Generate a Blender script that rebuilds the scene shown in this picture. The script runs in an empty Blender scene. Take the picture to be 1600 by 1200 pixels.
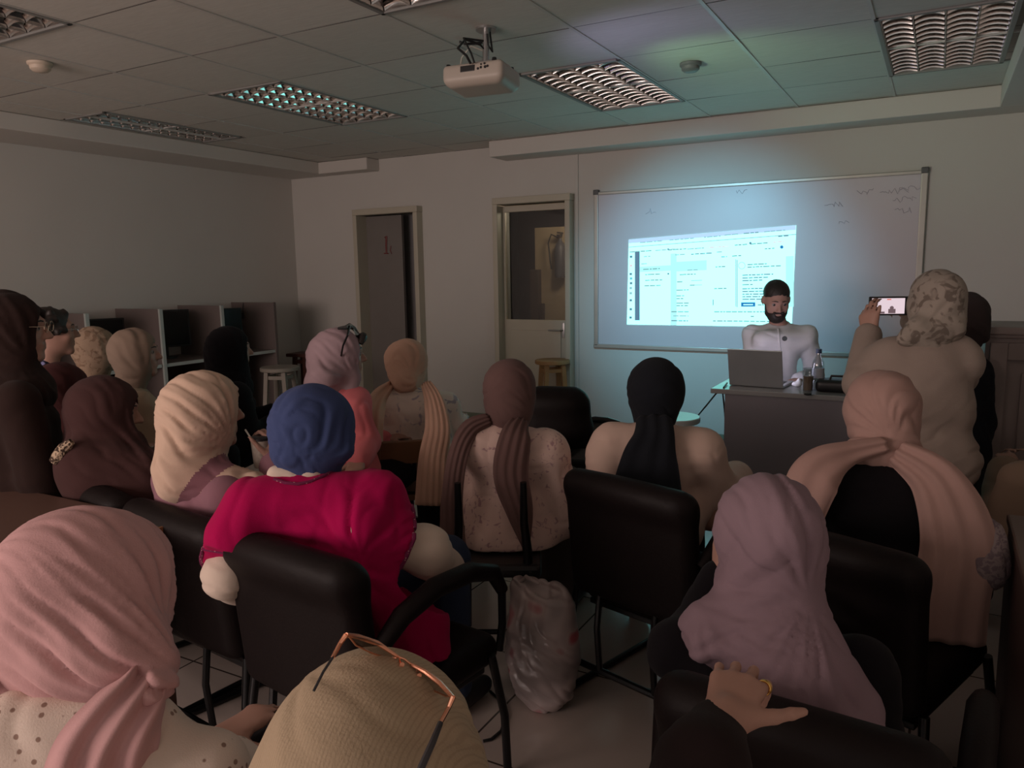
import bpy, bmesh, math, random
import numpy as np
from mathutils import Vector, Matrix, Euler
random.seed(4)
SC = bpy.context.scene
COL = SC.collection

# ------------------------------------------------------------------ camera, world, light, exposure
RCW = np.array([[0.8760121605, -0.0565619517, 0.4789607919],
                [0.4820088102, 0.1365250719, -0.8654642752],
                [-0.0164378081, 0.9890205510, 0.1468609822]])      # camera axes -> room axes
EYE = np.array([0.0, 0.0, 1.5])
FPX = 1200.0
cam_data = bpy.data.cameras.new('camera')
cam_data.sensor_width = 36.0
cam_data.lens = 36.0 * FPX / 1600.0
cam_data.clip_start = 0.05
cam = bpy.data.objects.new('camera', cam_data)
COL.objects.link(cam)
_m = Matrix([list(RCW[0]) + [0], list(RCW[1]) + [0], list(RCW[2]) + [1.5], [0, 0, 0, 1]])
cam.matrix_world = _m
SC.camera = cam
SC.view_settings.view_transform = 'Standard'
SC.view_settings.look = 'None'
SC.view_settings.gamma = 1.0
SC.view_settings.use_curve_mapping = False
SC.view_settings.exposure = 0.0
SC.cycles.max_bounces = 6
SC.cycles.diffuse_bounces = 4
SC.cycles.sample_clamp_indirect = 3.0
try:
    SC.cycles.use_denoising = True
except Exception:
    pass

world = bpy.data.worlds.new('dim_evening')
SC.world = world
world.use_nodes = True
bgn = world.node_tree.nodes['Background']
bgn.inputs[0].default_value = (0.47, 0.445, 0.425, 1)
bgn.inputs[1].default_value = 0.95

def lamp(name, kind, loc, energy, color, target=None, size=1.0, size_y=None, spot=None, blend=1.0):
    d = bpy.data.lights.new(name, kind)
    d.energy = energy
    d.color = color
    if kind == 'AREA':
        d.size = size
        if size_y:
            d.shape = 'RECTANGLE'
            d.size_y = size_y
    elif kind == 'SPOT':
        d.spot_size = math.radians(spot)
        d.spot_blend = blend
        d.shadow_soft_size = size
    else:
        d.shadow_soft_size = size
    o = bpy.data.objects.new(name, d)
    o.location = loc
    if target is not None:
        v = Vector(target) - Vector(loc)
        o.rotation_euler = v.to_track_quat('-Z', 'Y').to_euler()
    COL.objects.link(o)
    return o

# added warm fill from behind the camera, its source unseen
lamp('rear_fill_light', 'AREA', (-3.4, -2.6, 1.7), 112, (1.0, 0.77, 0.70), (-2.0, 4.0, 1.1), 3.2, 1.3)

# ------------------------------------------------------------------ pixel helpers (photo 1600x1200 -> room)
def at(px, py, D):
    d = RCW @ np.array([(px - 800) / FPX, (600 - py) / FPX, -1.0])
    return EYE + d * D
def onp(px, py, axis, val):
    d = RCW @ np.array([(px - 800) / FPX, (600 - py) / FPX, -1.0])
    return EYE + d * ((val - EYE[axis]) / d[axis])

# ------------------------------------------------------------------ materials
def new_mat(name):
    m = bpy.data.materials.new(name)
    m.use_nodes = True
    nt = m.node_tree
    return m, nt, nt.nodes['Principled BSDF']
def c4(c):
    return (c[0], c[1], c[2], 1)
def plain(name, col, rough=0.6, metal=0.0, noise=0.12, nscale=6.0, bump=0.0, bscale=60.0, spec=0.5):
    m, nt, p = new_mat(name)
    p.inputs['Roughness'].default_value = rough
    p.inputs['Metallic'].default_value = metal
    p.inputs['Specular IOR Level'].default_value = spec
    tc = nt.nodes.new('ShaderNodeTexCoord')
    n = nt.nodes.new('ShaderNodeTexNoise')
    n.inputs['Scale'].default_value = nscale
    n.inputs['Detail'].default_value = 3
    nt.links.new(tc.outputs['Object'], n.inputs['Vector'])
    mx = nt.nodes.new('ShaderNodeMix')
    mx.data_type = 'RGBA'
    mx.inputs['A'].default_value = c4([max(0, c * (1 - noise)) for c in col])
    mx.inputs['B'].default_value = c4([min(1, c * (1 + noise)) for c in col])
    nt.links.new(n.outputs['Fac'], mx.inputs['Factor'])
    nt.links.new(mx.outputs['Result'], p.inputs['Base Color'])
    if bump > 0:
        b = nt.nodes.new('ShaderNodeBump')
        b.inputs['Strength'].default_value = bump
        b.inputs['Distance'].default_value = 0.002
        n2 = nt.nodes.new('ShaderNodeTexNoise')
        n2.inputs['Scale'].default_value = bscale
        n2.inputs['Detail'].default_value = 4
        nt.links.new(tc.outputs['Object'], n2.inputs['Vector'])
        nt.links.new(n2.outputs['Fac'], b.inputs['Height'])
        nt.links.new(b.outputs['Normal'], p.inputs['Normal'])
    return m
def emit(name, col, strength):
    m, nt, p = new_mat(name)
    p.inputs['Base Color'].default_value = (0, 0, 0, 1)
    p.inputs['Roughness'].default_value = 0.6
    p.inputs['Emission Color'].default_value = c4(col)
    p.inputs['Emission Strength'].default_value = strength
    return m
def glass(name, col=(0.9, 0.95, 0.95), alpha=0.12, rough=0.05):
    m = bpy.data.materials.new(name)
    m.use_nodes = True
    nt = m.node_tree
    nt.nodes.clear()
    out = nt.nodes.new('ShaderNodeOutputMaterial')
    mix = nt.nodes.new('ShaderNodeMixShader')
    tr = nt.nodes.new('ShaderNodeBsdfTransparent')
    gl = nt.nodes.new('ShaderNodeBsdfGlossy')
    tr.inputs[0].default_value = c4(col)
    gl.inputs['Roughness'].default_value = rough
    mix.inputs[0].default_value = alpha
    nt.links.new(tr.outputs[0], mix.inputs[1])
    nt.links.new(gl.outputs[0], mix.inputs[2])
    nt.links.new(mix.outputs[0], out.inputs[0])
    return m
def fabric(name, col, pat=None, col2=None, scale=20.0, thr=0.3, bump=0.25, weave=420.0, rough=0.92, stretch=None):
    m, nt, p = new_mat(name)
    p.inputs['Roughness'].default_value = rough
    p.inputs['Specular IOR Level'].default_value = 0.12
    if 'Sheen Weight' in p.inputs:
        p.inputs['Sheen Weight'].default_value = 0.03
        p.inputs['Sheen Roughness'].default_value = 0.6
    tc = nt.nodes.new('ShaderNodeTexCoord')
    vec = tc.outputs['Object']
    n = nt.nodes.new('ShaderNodeTexNoise')
    n.inputs['Scale'].default_value = 9
    n.inputs['Detail'].default_value = 4
    nt.links.new(vec, n.inputs['Vector'])
    mx = nt.nodes.new('ShaderNodeMix')
    mx.data_type = 'RGBA'
    mx.inputs['A'].default_value = c4([c * 0.9 for c in col])
    mx.inputs['B'].default_value = c4([min(1, c * 1.1) for c in col])
    nt.links.new(n.outputs['Fac'], mx.inputs['Factor'])
    res = mx.outputs['Result']
    if pat:
        mp = nt.nodes.new('ShaderNodeMapping')
        if stretch:
            mp.inputs['Scale'].default_value = stretch
        nt.links.new(vec, mp.inputs['Vector'])
        if pat == 'dots':
            t = nt.nodes.new('ShaderNodeTexVoronoi')
            t.inputs['Scale'].default_value = scale
            o = t.outputs['Distance']
            lo, hi = thr, thr + 0.06
        elif pat == 'blotch':
            t = nt.nodes.new('ShaderNodeTexNoise')
            t.inputs['Scale'].default_value = scale
            t.inputs['Detail'].default_value = 2
            t.inputs['Distortion'].default_value = 1.2
            o = t.outputs['Fac']
            lo, hi = thr, thr - 0.05
        elif pat == 'lines':
            t = nt.nodes.new('ShaderNodeTexWave')
            t.inputs['Scale'].default_value = scale
            t.inputs['Distortion'].default_value = 0.7
            t.inputs['Detail'].default_value = 2
            o = t.outputs['Fac']
            lo, hi = thr, thr + 0.35
        elif pat == 'lace':
            t = nt.nodes.new('ShaderNodeTexVoronoi')
            t.feature = 'DISTANCE_TO_EDGE'
            t.inputs['Scale'].default_value = scale
            o = t.outputs['Distance']
            lo, hi = thr, thr + 0.05
        nt.links.new(mp.outputs['Vector'], t.inputs['Vector'])
        mr = nt.nodes.new('ShaderNodeMapRange')
        mr.inputs['From Min'].default_value = lo
        mr.inputs['From Max'].default_value = hi
        mr.inputs['To Min'].default_value = 1
        mr.inputs['To Max'].default_value = 0
        if pat == 'blotch':
            mr.inputs['From Min'].default_value = thr - 0.04
            mr.inputs['From Max'].default_value = thr + 0.04
            mr.inputs['To Min'].default_value = 0
            mr.inputs['To Max'].default_value = 1
        nt.links.new(o, mr.inputs['Value'])
        m2 = nt.nodes.new('ShaderNodeMix')
        m2.data_type = 'RGBA'
        nt.links.new(mr.outputs['Result'], m2.inputs['Factor'])
        nt.links.new(res, m2.inputs['A'])
        m2.inputs['B'].default_value = c4(col2)
        res = m2.outputs['Result']
    nt.links.new(res, p.inputs['Base Color'])
    b = nt.nodes.new('ShaderNodeBump')
    b.inputs['Strength'].default_value = bump
    b.inputs['Distance'].default_value = 0.0015
    n2 = nt.nodes.new('ShaderNodeTexNoise')
    n2.inputs['Scale'].default_value = weave
    n2.inputs['Detail'].default_value = 2
    nt.links.new(vec, n2.inputs['Vector'])
    nt.links.new(n2.outputs['Fac'], b.inputs['Height'])
    nt.links.new(b.outputs['Normal'], p.inputs['Normal'])
    return m

# ------------------------------------------------------------------ object helpers
def link_mesh(name, me, mats, parent=None, smooth=True):
    o = bpy.data.objects.new(name, me)
    COL.objects.link(o)
    for m in (mats if isinstance(mats, (list, tuple)) else [mats]):
        me.materials.append(m)
    if smooth:
        me.polygons.foreach_set('use_smooth', [True] * len(me.polygons))
    if parent is not None:
        o.parent = parent
    return o
def tag(o, label=None, cat=None, group=None, kind=None):
    if label: o['label'] = label
    if cat: o['category'] = cat
    if group: o['group'] = group
    if kind: o['kind'] = kind
    return o
def empty(name, loc=(0, 0, 0), rz=0.0):
    o = bpy.data.objects.new(name, None)
    o.empty_display_size = 0.05
    o.location = loc
    o.rotation_euler = (0, 0, rz)
    COL.objects.link(o)
    return o
def copy_tree(o, parent=None):
    c = o.copy()
    COL.objects.link(c)
    c.parent = parent
    for ch in list(o.children):
        copy_tree(ch, c)
    return c

class MB:
    """collects shapes into one mesh"""
    def __init__(s):
        s.v = []; s.f = []; s.m = []; s.flat = []
    def add(s, vs, fs, mi=0):
        n = len(s.v)
        s.v += [tuple(v) for v in vs]
        s.f += [tuple(i + n for i in f) for f in fs]
        s.m += [mi] * len(fs)
        return s
    def box(s, c, d, rz=0.0, bev=0.0, mi=0, rot=None):
        """centre, full size"""
        bm = bmesh.new()
        bmesh.ops.create_cube(bm, size=1.0)
        for v in bm.verts:
            v.co = Vector((v.co.x * d[0], v.co.y * d[1], v.co.z * d[2]))
        if bev > 0:
            bmesh.ops.bevel(bm, geom=list(bm.edges), offset=min(bev, 0.45 * min(d)), segments=2, profile=0.6, affect='EDGES')
        M = Matrix.Translation(Vector(c)) @ (rot.to_4x4() if rot is not None else Matrix.Rotation(rz, 4, 'Z'))
        bm.transform(M)
        bm.verts.index_update()
        s.add([v.co[:] for v in bm.verts], [[v.index for v in f.verts] for f in bm.faces], mi)
        bm.free()
        return s
    def tube(s, pts, r, n=10, mi=0, closed=False, cap=True):
        P = [Vector(p) for p in pts]
        R = r if isinstance(r, (list, tuple)) else [r] * len(P)
        vs = []; fs = []
        up = None
        N = len(P)
        for i, p in enumerate(P):
            if closed:
                t = (P[(i + 1) % N] - P[i - 1])
            else:
                t = P[min(i + 1, N - 1)] - P[max(i - 1, 0)]
            if t.length < 1e-9: t = Vector((0, 0, 1))
            t.normalize()
            if up is None:
                up = Vector((0, 0, 1)) if abs(t.z) < 0.9 else Vector((1, 0, 0))
            a = t.cross(up)
            if a.length < 1e-6:
                a = t.cross(Vector((0.3, 1, 0.2)))
            a.normalize()
            b = a.cross(t).normalized()
            up = b
            for k in range(n):
                an = 2 * math.pi * k / n
                vs.append(p + (a * math.cos(an) + b * math.sin(an)) * R[i])
        rng = N if closed else N - 1
        for i in range(rng):
            j = (i + 1) % N
            for k in range(n):
                k2 = (k + 1) % n
                fs.append((i * n + k, i * n + k2, j * n + k2, j * n + k))
        if cap and not closed:
            fs.append(tuple(range(n))[::-1])
            fs.append(tuple((N - 1) * n + k for k in range(n)))
        return s.add(vs, fs, mi)
    def lathe(s, prof, c=(0, 0, 0), n=24, mi=0):
        vs = []; fs = []
        for (r, z) in prof:
            for k in range(n):
                a = 2 * math.pi * k / n
                vs.append((c[0] + r * math.cos(a), c[1] + r * math.sin(a), c[2] + z))
        for i in range(len(prof) - 1):
            for k in range(n):
                k2 = (k + 1) % n
                fs.append((i * n + k, i * n + k2, (i + 1) * n + k2, (i + 1) * n + k))
        fs.append(tuple(range(n))[::-1])
        fs.append(tuple((len(prof) - 1) * n + k for k in range(n)))
        return s.add(vs, fs, mi)
    def poly(s, pts, thick=None, mi=0):
        """flat polygon, or a prism when thick (a vector) is given"""
        n = len(pts)
        if thick is None:
            return s.add(pts, [tuple(range(n))], mi)
        t = Vector(thick)
        q = [Vector(p) for p in pts] + [Vector(p) + t for p in pts]
        fs = [tuple(range(n))[::-1], tuple(range(n, 2 * n))]
        for i in range(n):
            j = (i + 1) % n
            fs.append((i, j, n + j, n + i))
        return s.add(q, fs, mi)
    def build(s, name, mats, parent=None, smooth=False, auto=True):
        me = bpy.data.meshes.new(name)
        me.from_pydata([tuple(map(float, v)) for v in s.v], [], s.f)
        o = link_mesh(name, me, mats, parent, smooth)
        if any(s.m):
            me.polygons.foreach_set('material_index', s.m)
        bm = bmesh.new(); bm.from_mesh(me)
        bmesh.ops.recalc_face_normals(bm, faces=bm.faces)
        bm.to_mesh(me); bm.free()
        if smooth and auto:
            try:
                me.set_sharp_from_angle(angle=math.radians(40))
            except Exception:
                pass
        me.update()
        return o

# ------------------------------------------------------------------ smooth solid modelling: distance fields + surface nets
def V(*a):
    return np.array(a, dtype=np.float64)
def cap(a, b, ra, rb=None):
    a = np.asarray(a, float); b = np.asarray(b, float)
    rb = ra if rb is None else rb
    ba = b - a
    L2 = max(float(ba @ ba), 1e-12)
    def f(p):
        pa = p - a
        t = np.clip((pa @ ba) / L2, 0, 1)
        d = pa - t[:, None] * ba
        return np.sqrt(np.einsum('ij,ij->i', d, d)) - (ra + (rb - ra) * t)
    return f
def ell(c, r, F=None):
    c = np.asarray(c, float); r = np.asarray(r, float)
    def f(p):
        q = p - c
        if F is not None: q = q @ F           # columns of F = local axes
        k0 = np.sqrt(np.sum((q / r) ** 2, 1))
        k1 = np.sqrt(np.sum((q / (r * r)) ** 2, 1)) + 1e-9
        return k0 * (k0 - 1) / k1
    return f
def rbox(c, half, rr, F=None, bend=0.0):
    c = np.asarray(c, float); h = np.asarray(half, float) - rr
    def f(p):
        q = p - c
        if F is not None: q = q @ F
        if bend:
            q = q.copy(); q[:, 1] -= bend * q[:, 0] ** 2
        a = np.abs(q) - h
        return np.sqrt(np.sum(np.maximum(a, 0) ** 2, 1)) + np.minimum(a.max(1), 0) - rr
    return f
def loft(rings, sq=2.0):
    R = np.array(sorted(rings), float)        # z, cx, cy, rx, ry
    def f(p):
        z = np.clip(p[:, 2], R[0, 0], R[-1, 0])
        cx, cy, rx, ry = [np.interp(z, R[:, 0], R[:, i]) for i in (1, 2, 3, 4)]
        x = np.abs(p[:, 0] - cx) / rx; y = np.abs(p[:, 1] - cy) / ry
        k = (x ** sq + y ** sq) ** (1 / sq)
        d = (k - 1) * np.minimum(rx, ry)
        zz = np.maximum(R[0, 0] - p[:, 2], p[:, 2] - R[-1, 0])
        return np.where(zz > 0, np.sqrt(np.maximum(d, 0) ** 2 + zz ** 2), np.maximum(d, zz))
    return f
def smin(a, b, k):
    if k <= 0: return np.minimum(a, b)
    h = np.clip(0.5 + 0.5 * (b - a) / k, 0, 1)
    return b + (a - b) * h - k * h * (1 - h)
def comb(prims, k=0.03):
    """prims: f | (f,k) | ('-',f,k)"""
    def F(p):
        d = None
        for q in prims:
            if callable(q): g = q(p); d = g if d is None else smin(d, g, k)
            elif q[0] == '-':
                g = -q[1](p); d = -smin(-d, -g, q[2])
            else:
                g = q[0](p); d = g if d is None else smin(d, g, q[1])
        return d
    return F
def near(fn, c, r):
    """evaluate fn only near c"""
    c = np.asarray(c, float)
    def f(p):
        out = np.sqrt(np.sum((p - c) ** 2, 1)) - r * 0.5
        m = out < r * 0.55
        out = np.maximum(out, 0.06)
        if m.any(): out[m] = fn(p[m])
        return out
    return f
def nets(fn, lo, hi, h):
    lo = np.asarray(lo, float) - 2 * h; hi = np.asarray(hi, float) + 2 * h
    B = 4
    n = (np.ceil((hi - lo) / (h * B)).astype(int) + 1)
    ax = [lo[i] + h * B * (np.arange(n[i]) + 0.5) - h * 0.5 for i in range(3)]
    G = np.stack(np.meshgrid(*ax, indexing='ij'), -1).reshape(-1, 3)
    cv = fn(G).reshape(n)
    act = np.abs(cv) < h * B * 1.9
    val = np.repeat(np.repeat(np.repeat(cv, B, 0), B, 1), B, 2).astype(np.float32)
    msk = np.repeat(np.repeat(np.repeat(act, B, 0), B, 1), B, 2)
    idx = np.argwhere(msk)
    P = lo + idx * h
    out = np.empty(len(P), np.float32)
    for s in range(0, len(P), 200000):
        out[s:s + 200000] = fn(P[s:s + 200000])
    val[msk] = out
    # the outer layer must be outside
    val[0] = val[-1] = 1; val[:, 0] = val[:, -1] = 1; val[:, :, 0] = val[:, :, -1] = 1
    S = val < 0
    sh = np.array(val.shape) - 1
    def cor(A, i, j, k): return A[i:i + sh[0], j:j + sh[1], k:k + sh[2]]
    cnt = sum(cor(S, i, j, k).astype(np.int8) for i in (0, 1) for j in (0, 1) for k in (0, 1))
    ac = (cnt > 0) & (cnt < 8)
    ci = np.argwhere(ac)
    acc = np.zeros((len(ci), 3)); num = np.zeros(len(ci))
    def val_at(o): return val[ci[:, 0] + o[0], ci[:, 1] + o[1], ci[:, 2] + o[2]].astype(float)
    corners = [(i, j, k) for i in (0, 1) for j in (0, 1) for k in (0, 1)]
    vals = {o: val_at(o) for o in corners}
    for o in corners:
        for a in range(3):
            if o[a] == 0:
                o2 = list(o); o2[a] = 1; o2 = tuple(o2)
                v0, v1 = vals[o], vals[o2]
                c = (v0 < 0) != (v1 < 0)
                t = np.where(c, v0 / np.where(np.abs(v0 - v1) < 1e-9, 1, v0 - v1), 0)
                pt = np.tile(np.array(o, float), (len(ci), 1)); pt[:, a] = t
                acc[c] += pt[c]; num[c] += 1
    vp = lo + (ci + acc / num[:, None]) * h
    ids = -np.ones(ac.shape, np.int64); ids[ac] = np.arange(len(ci))
    quads = []
    for a in range(3):
        b, c = (a + 1) % 3, (a + 2) % 3
        sl0 = [slice(1, -1)] * 3; sl1 = [slice(1, -1)] * 3
        sl0[a] = slice(0, -1); sl1[a] = slice(1, None)
        A0 = S[tuple(sl0)]; A1 = S[tuple(sl1)]
        e = np.argwhere(A0 != A1)
        if not len(e): continue
        flip = A0[e[:, 0], e[:, 1], e[:, 2]]
        off = np.ones(3, int); off[a] = 0
        e = e + off
        def g(db, dc):
            q = e.copy(); q[:, b] += db; q[:, c] += dc
            return ids[q[:, 0], q[:, 1], q[:, 2]]
        q = np.stack([g(-1, -1), g(0, -1), g(0, 0), g(-1, 0)], 1)
        q[~flip] = q[~flip][:, ::-1]
        quads.append(q)
    Q = np.concatenate(quads)
    Q = Q[(Q >= 0).all(1)]
    return vp, Q
def vnormals(v, q):
    n = np.zeros_like(v)
    fn_ = np.cross(v[q[:, 2]] - v[q[:, 0]], v[q[:, 3]] - v[q[:, 1]])
    for i in range(4): np.add.at(n, q[:, i], fn_)
    return n / (np.linalg.norm(n, axis=1)[:, None] + 1e-12)
def relax(v, q, it=2, lam=0.5):
    for _ in range(it):
        s = np.zeros_like(v); c = np.zeros(len(v))
        for i in range(4):
            for j in (1, 3):
                np.add.at(s, q[:, i], v[q[:, (i + j) % 4]]); np.add.at(c, q[:, i], 1)
        v = v + lam * (s / c[:, None] - v)
    return v
def mesh_from(v, q):
    me = bpy.data.meshes.new('m')
    me.vertices.add(len(v)); me.vertices.foreach_set('co', v.astype(np.float32).ravel())
    me.loops.add(len(q) * 4); me.loops.foreach_set('vertex_index', q.astype(np.int32).ravel())
    me.polygons.add(len(q))
    me.polygons.foreach_set('loop_start', np.arange(0, len(q) * 4, 4, dtype=np.int32))
    try: me.polygons.foreach_set('loop_total', np.full(len(q), 4, dtype=np.int32))
    except Exception: pass
    me.update(calc_edges=True); me.validate()
    return me
def solid(name, fn, lo, hi, h, mats, parent=None, disp=None, it=2, matfn=None, extra=None):
    v, q = nets(fn, lo, hi, h)
    v = relax(v, q, it)
    if disp is not None:
        n = vnormals(v, q)
        v = v + n * disp(v)[:, None]
        v = relax(v, q, 1, 0.35)
    if extra:                                  # other shells of the same cloth (scarf ends)
        for ev, eq in extra:
            q = np.concatenate([q, eq + len(v)]); v = np.concatenate([v, ev])
    me = mesh_from(v, q)
    me.name = name
    o = link_mesh(name, me, mats, parent, True)
    if matfn is not None:
        c = v[q].mean(1)
        me.polygons.foreach_set('material_index', matfn(c).astype(np.int32))
    return o
def onobj(ob, pts, off=0.002, base=None):
    """points where the lines of sight through the given pixels meet an object's surface, in the frame of its parent"""
    from mathutils.bvhtree import BVHTree
    me = ob.data
    t = BVHTree.FromPolygons([v.co[:] for v in me.vertices], [tuple(p.vertices) for p in me.polygons])
    par = ob.parent
    M = (Matrix.Translation(par.location) @ par.rotation_euler.to_matrix().to_4x4()) if par else Matrix.Identity(4)
    Mi = M.inverted()
    o = Mi @ Vector(EYE)
    out = []
    for x, y in pts:
        q = Mi @ Vector(at(x, y, 1.0))
        d = (q - o).normalized()
        h = t.ray_cast(o, d)
        if h[0] is not None:
            out.append(tuple(h[0] + h[1] * off))
    return out
# cloth folds ------------------------------------------------------
def wob(p, s, seed=0.0):
    x, y, z = p[:, 0] * s, p[:, 1] * s, p[:, 2] * s
    return (np.sin(1.7 * x + 2.1 * y + seed) + np.sin(2.3 * z - 1.3 * x + 1.7 * seed + 1) + np.sin(1.9 * y + 2.9 * z + 2.3 * seed)
            + 0.6 * np.sin(4.1 * x - 3.3 * z + seed * 3) + 0.6 * np.sin(3.7 * y + 4.3 * x + seed)) / 4.2
def ridge(s):
    return 1 - np.abs(s) ** 0.8 * 1.0 - 0.45
def fold_radial(G, axis, n, amp, r0=0.03, r1=0.35, seed=0.0):
    """creases that run out from the point G where the cloth is gathered"""
    G = np.asarray(G, float); axis = np.asarray(axis, float) / np.linalg.norm(axis)
    a = np.cross(axis, V(0.13, 0.2, 1)); a /= np.linalg.norm(a); b = np.cross(axis, a)
    def f(p):
        q = p - G
        r = np.linalg.norm(q, axis=1)
        ang = np.arctan2(q @ b, q @ a)
        w = wob(p, 7, seed)
        s = np.sin(ang * n + 2.2 * w + seed)
        s2 = np.sin(ang * n * 0.43 + 3 * w + seed * 2)
        env = np.clip((r - r0) / 0.05, 0, 1) * np.clip((r1 - r) / (r1 * 0.6), 0, 1)
        cre = (1 - np.abs(np.sin(ang * n * 0.5 + 1.6 * w + seed))) ** 2.5
        cre2 = (1 - np.abs(np.sin(ang * n * 0.87 + 2.4 * wob(p, 9, seed + 2) + seed * 3))) ** 3
        gate = np.clip(0.55 + 1.1 * wob(p, 8, seed + 5), 0, 1.3)
        return amp * (ridge(s) * 0.45 + ridge(s2) * 0.5 - 1.5 * cre * gate - 0.9 * cre2 * (1.2 - gate)) * env
    return f
def fold_dir(d, freq, amp, seed=0.0, warp=1.6, zone=None):
    """long soft creases perpendicular to d"""
    d = np.asarray(d, float); d /= np.linalg.norm(d)
    def f(p):
        w = wob(p, 5, seed)
        w2 = wob(p, 11, seed + 3)
        s = np.sin((p @ d) * freq + warp * w * 2 + seed)
        cre = (1 - np.abs(np.sin((p @ d) * freq * 0.62 + 2.6 * w + 1.2 * w2))) ** 3
        o = amp * (ridge(s) * (0.4 + 0.5 * w) + 0.5 * w2 - 1.5 * cre * np.clip(0.6 + 1.2 * w2, 0, 1.2))
        if zone is not None: o = o * zone(p)
        return o
    return f
def fsum(*fs):
    return lambda p: sum(f(p) for f in fs)
def ribbon(pts, width, normal, folds=3, amp=0.006, th=0.012, seg=6, m=18, seed=0.0):
    """a hanging length of cloth: path points, widths, facing direction -> (verts, quads)"""
    P = np.array(pts, float); Wd = np.array(width if hasattr(width, '__len__') else [width] * len(P), float)
    K = len(P); T = np.linspace(0, K - 1, (K - 1) * seg + 1)
    def cr(A, t):
        i = np.clip(int(t), 0, K - 2); u = t - i
        p0, p1, p2, p3 = A[max(i - 1, 0)], A[i], A[i + 1], A[min(i + 2, K - 1)]
        return 0.5 * (2 * p1 + (p2 - p0) * u + (2 * p0 - 5 * p1 + 4 * p2 - p3) * u ** 2 + (3 * p1 - p0 - 3 * p2 + p3) * u ** 3)
    C = np.array([cr(P, t) for t in T]); W_ = np.array([cr(Wd[:, None], t)[0] for t in T])
    N0 = np.asarray(normal, float)
    tan = np.gradient(C, axis=0); tan /= np.linalg.norm(tan, axis=1)[:, None] + 1e-9
    vs = []
    for i in range(len(C)):
        nn = N0 if N0.ndim == 1 else N0[min(int(round(T[i])), len(N0) - 1)]
        S = np.cross(tan[i], nn); S /= np.linalg.norm(S) + 1e-9
        Nn = np.cross(S, tan[i])
        u = np.linspace(-1, 1, m)
        off = amp * np.sin(u * folds * math.pi + seed + 0.5 * math.sin(i * 0.35)) - 0.012 * u ** 2
        edge = np.sqrt(np.clip(1 - np.abs(u) ** 6, 0, 1)) * th * 0.5
        fr = C[i] + S * (u * W_[i] / 2)[:, None] + Nn * (off + edge)[:, None]
        bk = C[i] + S * (u * W_[i] / 2)[:, None] + Nn * (off - edge)[:, None]
        vs.append(np.concatenate([fr, bk[::-1]]))
    n = 2 * m
    vs = np.array(vs); L = len(C)
    q = []
    for i in range(L - 1):
        for k in range(n):
            k2 = (k + 1) % n
            q.append((i * n + k, i * n + k2, (i + 1) * n + k2, (i + 1) * n + k))
    for i in (0, L - 1):
        for k in range(m - 1):
            f = (i * n + k, i * n + k + 1, i * n + n - 2 - k, i * n + n - 1 - k)
            q.append(f if i else f[::-1])
    return vs.reshape(-1, 3), np.array(q)
# ------------------------------------------------------------------ people
SKIN = plain('skin', (0.43, 0.25, 0.195), 0.55, noise=0.07, nscale=9, bump=0.15, bscale=90, spec=0.35)
EYEW = plain('eye_white', (0.32, 0.29, 0.27), 0.25, noise=0.02)
DARKHAIR = plain('dark_hair', (0.022, 0.016, 0.014), 0.55, noise=0.3, nscale=60, bump=0.8, bscale=120)
BLACKCLOTH = fabric('black_cloth', (0.007, 0.006, 0.008))
JEANS = fabric('navy_denim', (0.03, 0.045, 0.085))
SHOE = plain('black_shoe', (0.02, 0.018, 0.018), 0.5)

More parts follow.
